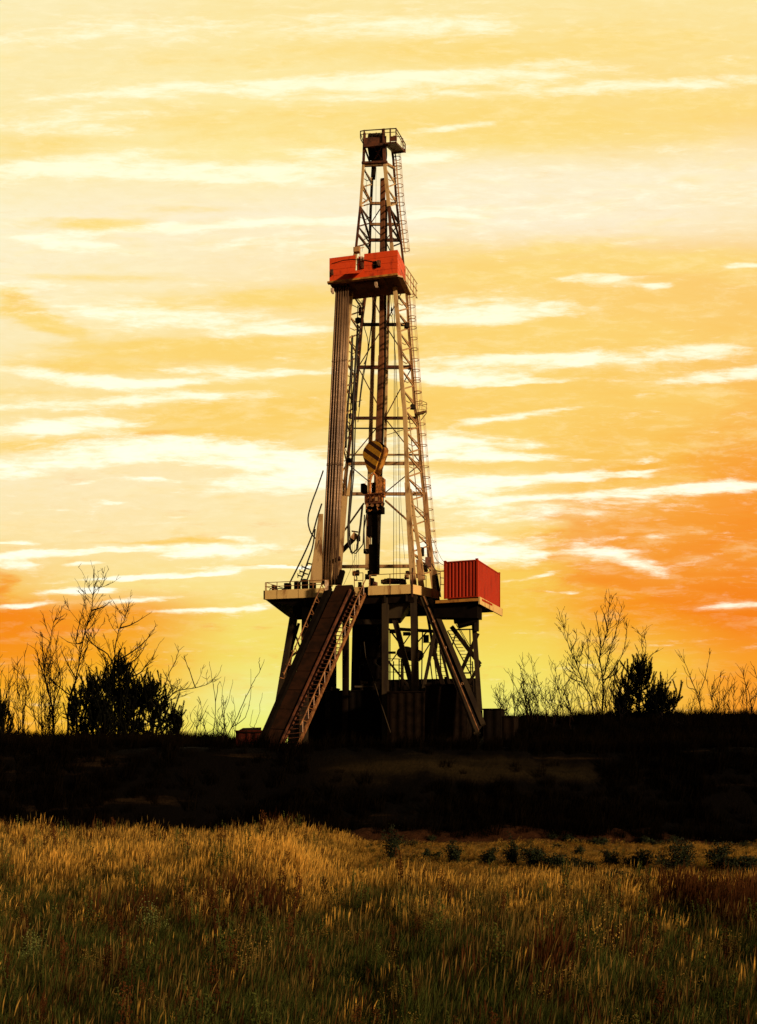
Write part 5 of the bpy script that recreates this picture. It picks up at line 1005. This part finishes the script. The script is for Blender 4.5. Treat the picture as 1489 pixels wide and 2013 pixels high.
# alphabetical names fix the instance order
specs = [('tuft_a', GOLD, 62, .25, .55, .28, .010, .25, .06, 1), ('tuft_b', GOLD, 50, .30, .72, .26, .009, .30, .12, 2), ('tuft_c', STALK, 9, .45, .95, .25, .009, .22, .6, 3),
         ('tuft_d', GREEN, 75, .20, .50, .28, .011, .32, 0, 4), ('tuft_e', GREEN, 55, .35, .72, .26, .011, .28, .02, 5), ('tuft_f', RUSSET, 60, .25, .60, .26, .011, .3, .15, 6), ('tuft_g', RUSSET, 34, .45, .85, .2, .012, .2, .6, 7),
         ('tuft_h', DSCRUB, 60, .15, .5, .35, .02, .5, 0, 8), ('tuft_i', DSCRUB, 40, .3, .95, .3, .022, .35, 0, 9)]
for s_ in specs: tuft(*s_)
def sprig(name, m, seed):
    rs = np.random.RandomState(seed); V_ = []; F_ = []
    for i in range(9):
        a = rs.rand() * 6.283; b0 = np.array([math.cos(a) * .15 * rs.rand(), math.sin(a) * .15 * rs.rand(), 0]); e = b0 + np.array([rs.normal(0, .12), rs.normal(0, .12), rs.uniform(.45, .85)]); o = len(V_)
        V_ += [tuple(b0 - [.003, 0, 0]), tuple(b0 + [.003, 0, 0]), tuple(e)]; F_.append((o, o + 1, o + 2))
        for k in range(26):
            q = b0 + (e - b0) * rs.uniform(.55, 1.02) + rs.normal(0, .035, 3); u1 = rs.normal(0, 1, 3); u1 *= .012 / np.linalg.norm(u1); u2 = rs.normal(0, 1, 3); u2 *= .010 / np.linalg.norm(u2); o = len(V_)
            V_ += [tuple(q - u1), tuple(q + u2), tuple(q + u1), tuple(q - u2)]; F_.append((o, o + 1, o + 2, o + 3))
    me = bpy.data.meshes.new(name); me.from_pydata(V_, [], F_); me.materials.append(m); protos.objects.link(bpy.data.objects.new(name, me))
sprig('tuft_j', SPRIG, 31)
def dock(name, m, seed):
    rs = np.random.RandomState(seed); mb = MB()
    for i in range(4):
        b0 = Vector((rs.normal(0, .08), rs.normal(0, .08), 0)); e = b0 + Vector((rs.normal(0, .10), rs.normal(0, .10), rs.uniform(.7, 1.15))); mb.path([b0, b0.lerp(e, .5) + Vector((.02, 0, 0)), e], .008, 3, .004, cap=False)
        for k in range(60):
            f = rs.uniform(.5, 1.0); q = b0.lerp(e, f) + Vector((rs.normal(0, .022), rs.normal(0, .022), 0)); a = Vector(rs.normal(0, 1, 3)).normalized() * .020; c = Vector(rs.normal(0, 1, 3)).normalized() * .014; mb.add([q - a, q + c, q + a, q - c], [(0, 1, 2, 3)])
        for k in range(7):
            q = b0.lerp(e, rs.uniform(.05, .5)); a = rs.rand() * 6.28; d = Vector((math.cos(a), math.sin(a), .5)) * rs.uniform(.1, .2); p = Vector((-math.sin(a), math.cos(a), 0)) * .022; mb.add([q, q + d * .5 + p, q + d, q + d * .5 - p], [(0, 1, 2, 3)])
    me = bpy.data.meshes.new(name); me.from_pydata(mb.v, [], mb.f); me.materials.append(m); protos.objects.link(bpy.data.objects.new(name, me))
dock('tuft_k', RUSSET, 32); dock('tuft_l', GREEN, 33)
def gn_scatter():
    ng = bpy.data.node_groups.new('scatter_tufts', 'GeometryNodeTree')
    ng.interface.new_socket('Geometry', in_out='INPUT', socket_type='NodeSocketGeometry'); ng.interface.new_socket('Geometry', in_out='OUTPUT', socket_type='NodeSocketGeometry')
    n = ng.nodes; l = ng.links; gi = n.new('NodeGroupInput'); go = n.new('NodeGroupOutput'); ci = n.new('GeometryNodeCollectionInfo'); ci.inputs[0].default_value = protos; ci.inputs[1].default_value = True; ci.inputs[2].default_value = True
    ip = n.new('GeometryNodeInstanceOnPoints'); ip.inputs['Pick Instance'].default_value = True
    def at(nm, dt):
        a = n.new('GeometryNodeInputNamedAttribute'); a.data_type = dt; a.inputs[0].default_value = nm; return a.outputs[0]
    l.new(gi.outputs[0], ip.inputs['Points']); l.new(ci.outputs[0], ip.inputs['Instance']); l.new(at('kind_index', 'INT'), ip.inputs['Instance Index']); l.new(at('rot', 'FLOAT_VECTOR'), ip.inputs['Rotation']); l.new(at('size', 'FLOAT_VECTOR'), ip.inputs['Scale']); l.new(ip.outputs[0], go.inputs[0]); return ng
NG = gn_scatter()
def scatter(name, x, y, idx, size, label, cat, seed=0):
    rs = np.random.RandomState(seed); n = len(x); z = H(x, y) - .02
    me = bpy.data.meshes.new(name); me.vertices.add(n); me.vertices.foreach_set('co', np.stack([x, y, z], 1).astype(np.float32).ravel())
    a = me.attributes.new('kind_index', 'INT', 'POINT'); a.data.foreach_set('value', idx.astype(np.int32))
    a = me.attributes.new('rot', 'FLOAT_VECTOR', 'POINT'); a.data.foreach_set('vector', np.stack([rs.normal(0, .07, n), rs.normal(.05, .07, n), rs.uniform(-.9, .9, n)], 1).astype(np.float32).ravel())
    a = me.attributes.new('size', 'FLOAT_VECTOR', 'POINT'); a.data.foreach_set('vector', np.stack([size, size, size * rs.uniform(.8, 1.2, n)], 1).astype(np.float32).ravel()); me.update()
    ob = bpy.data.objects.new(name, me); COL.objects.link(ob); md = ob.modifiers.new('scatter', 'NODES'); md.node_group = NG
    return tag(ob, label, cat, kind='stuff')
rs = np.random.RandomState(21)
n0 = 90000; y = 13.5 + (50.5 - 13.5) * rs.rand(n0) ** .95; x = (rs.rand(n0) * 2 - 1) * (.44 * y + 8.0)
keep = rs.rand(n0) < np.clip(.35 + y / 40, 0, 1); x, y = x[keep], y[keep]
nz = wob(x, y, .8, 0) + .6 * wob(x, y, 2.4, 6); nz2 = wob(x, y, .55, 12) + .5 * wob(x, y, 1.9, 3)
gold = sst(24.0, 31.5, y + 6.0 * nz + 2.0 * nz2); rus = sst(.50, .85, .8 * nz2 + .85 * np.exp(-((x - 9) / 5) ** 2 - ((y - 27) / 4) ** 2) + .55 * np.exp(-((x + 6) / 4) ** 2 - ((y - 25) / 2.5) ** 2))  # darker green near, golden on the ridge: this mix sets the light gradient
u = rs.rand(len(x)); u2 = rs.rand(len(x))
idx = np.where(u < gold * .82 + .01, rs.choice([0, 1, 2], len(x), p=[.46, .38, .16]), rs.choice([3, 4, 2, 5], len(x), p=[.48, .34, .12, .06]))
idx = np.where(u2 < rus * .8, rs.choice([5, 6], len(x)), idx)
mound = np.exp(-((x + 2.9) / 1.7) ** 2 - ((y - 31) / 2.6) ** 2); u3 = rs.rand(len(x)); idx = np.where(u3 < mound * .9, 1, idx)
idx = np.where(rs.rand(len(x)) < .006 + .16 * sst(.35, .6, nz) * sst(22, 27, y), 9, idx)
idx = np.where(rs.rand(len(x)) < .022, rs.choice([10, 11], len(x)), idx)
size = rs.uniform(.55, 1.2, len(x)) * (1 + .12 * mound + .45 * nz2) * (1 - .74 * sst(33.0, 35.5, y + 1.2 * nz) * sst(-3, 0, x) - .3 * sst(28, 33, y) * sst(-1, 1, x) * (1 - sst(33, 35.5, y)))
scatter('meadow_grass', x, y, idx, size, 'dry golden and green grass filling the foreground meadow', 'grass', 1)
n1 = 21000; y = 51.0 + 45 * rs.rand(n1) ** 1.5; x = (rs.rand(n1) * 2 - 1) * (.44 * y + 10)
gap = wob(x, y, .25, 3) + .6 * wob(x * .4, y, 1.3, 9); thin = rs.rand(len(x)) < np.where((y < 59.5), np.clip(.75 - 1.6 * gap, .12, 1), 1)
ok = thin & ~((abs(y - 57.8) < 1.2) & (x > -4) & (x < 13) & (rs.rand(len(x)) < .93)) & ~((y > 60.5) & (x > -12.5) & (x < 9.5) & (y < 92)) & ~((y < 53.2) & (x > -4) & (x < 17) & (rs.rand(len(x)) < .80)); x, y = x[ok], y[ok]
scatter('dark_scrub', x, y, rs.choice([7, 8], len(x)), rs.uniform(.6, 1.3, len(x)), 'low scrub blackened to read as shade on the slope behind the meadow', 'scrub', 2)
sc.cycles.max_bounces = 5; sc.cycles.diffuse_bounces = 2; sc.cycles.glossy_bounces = 2; sc.cycles.transmission_bounces = 2
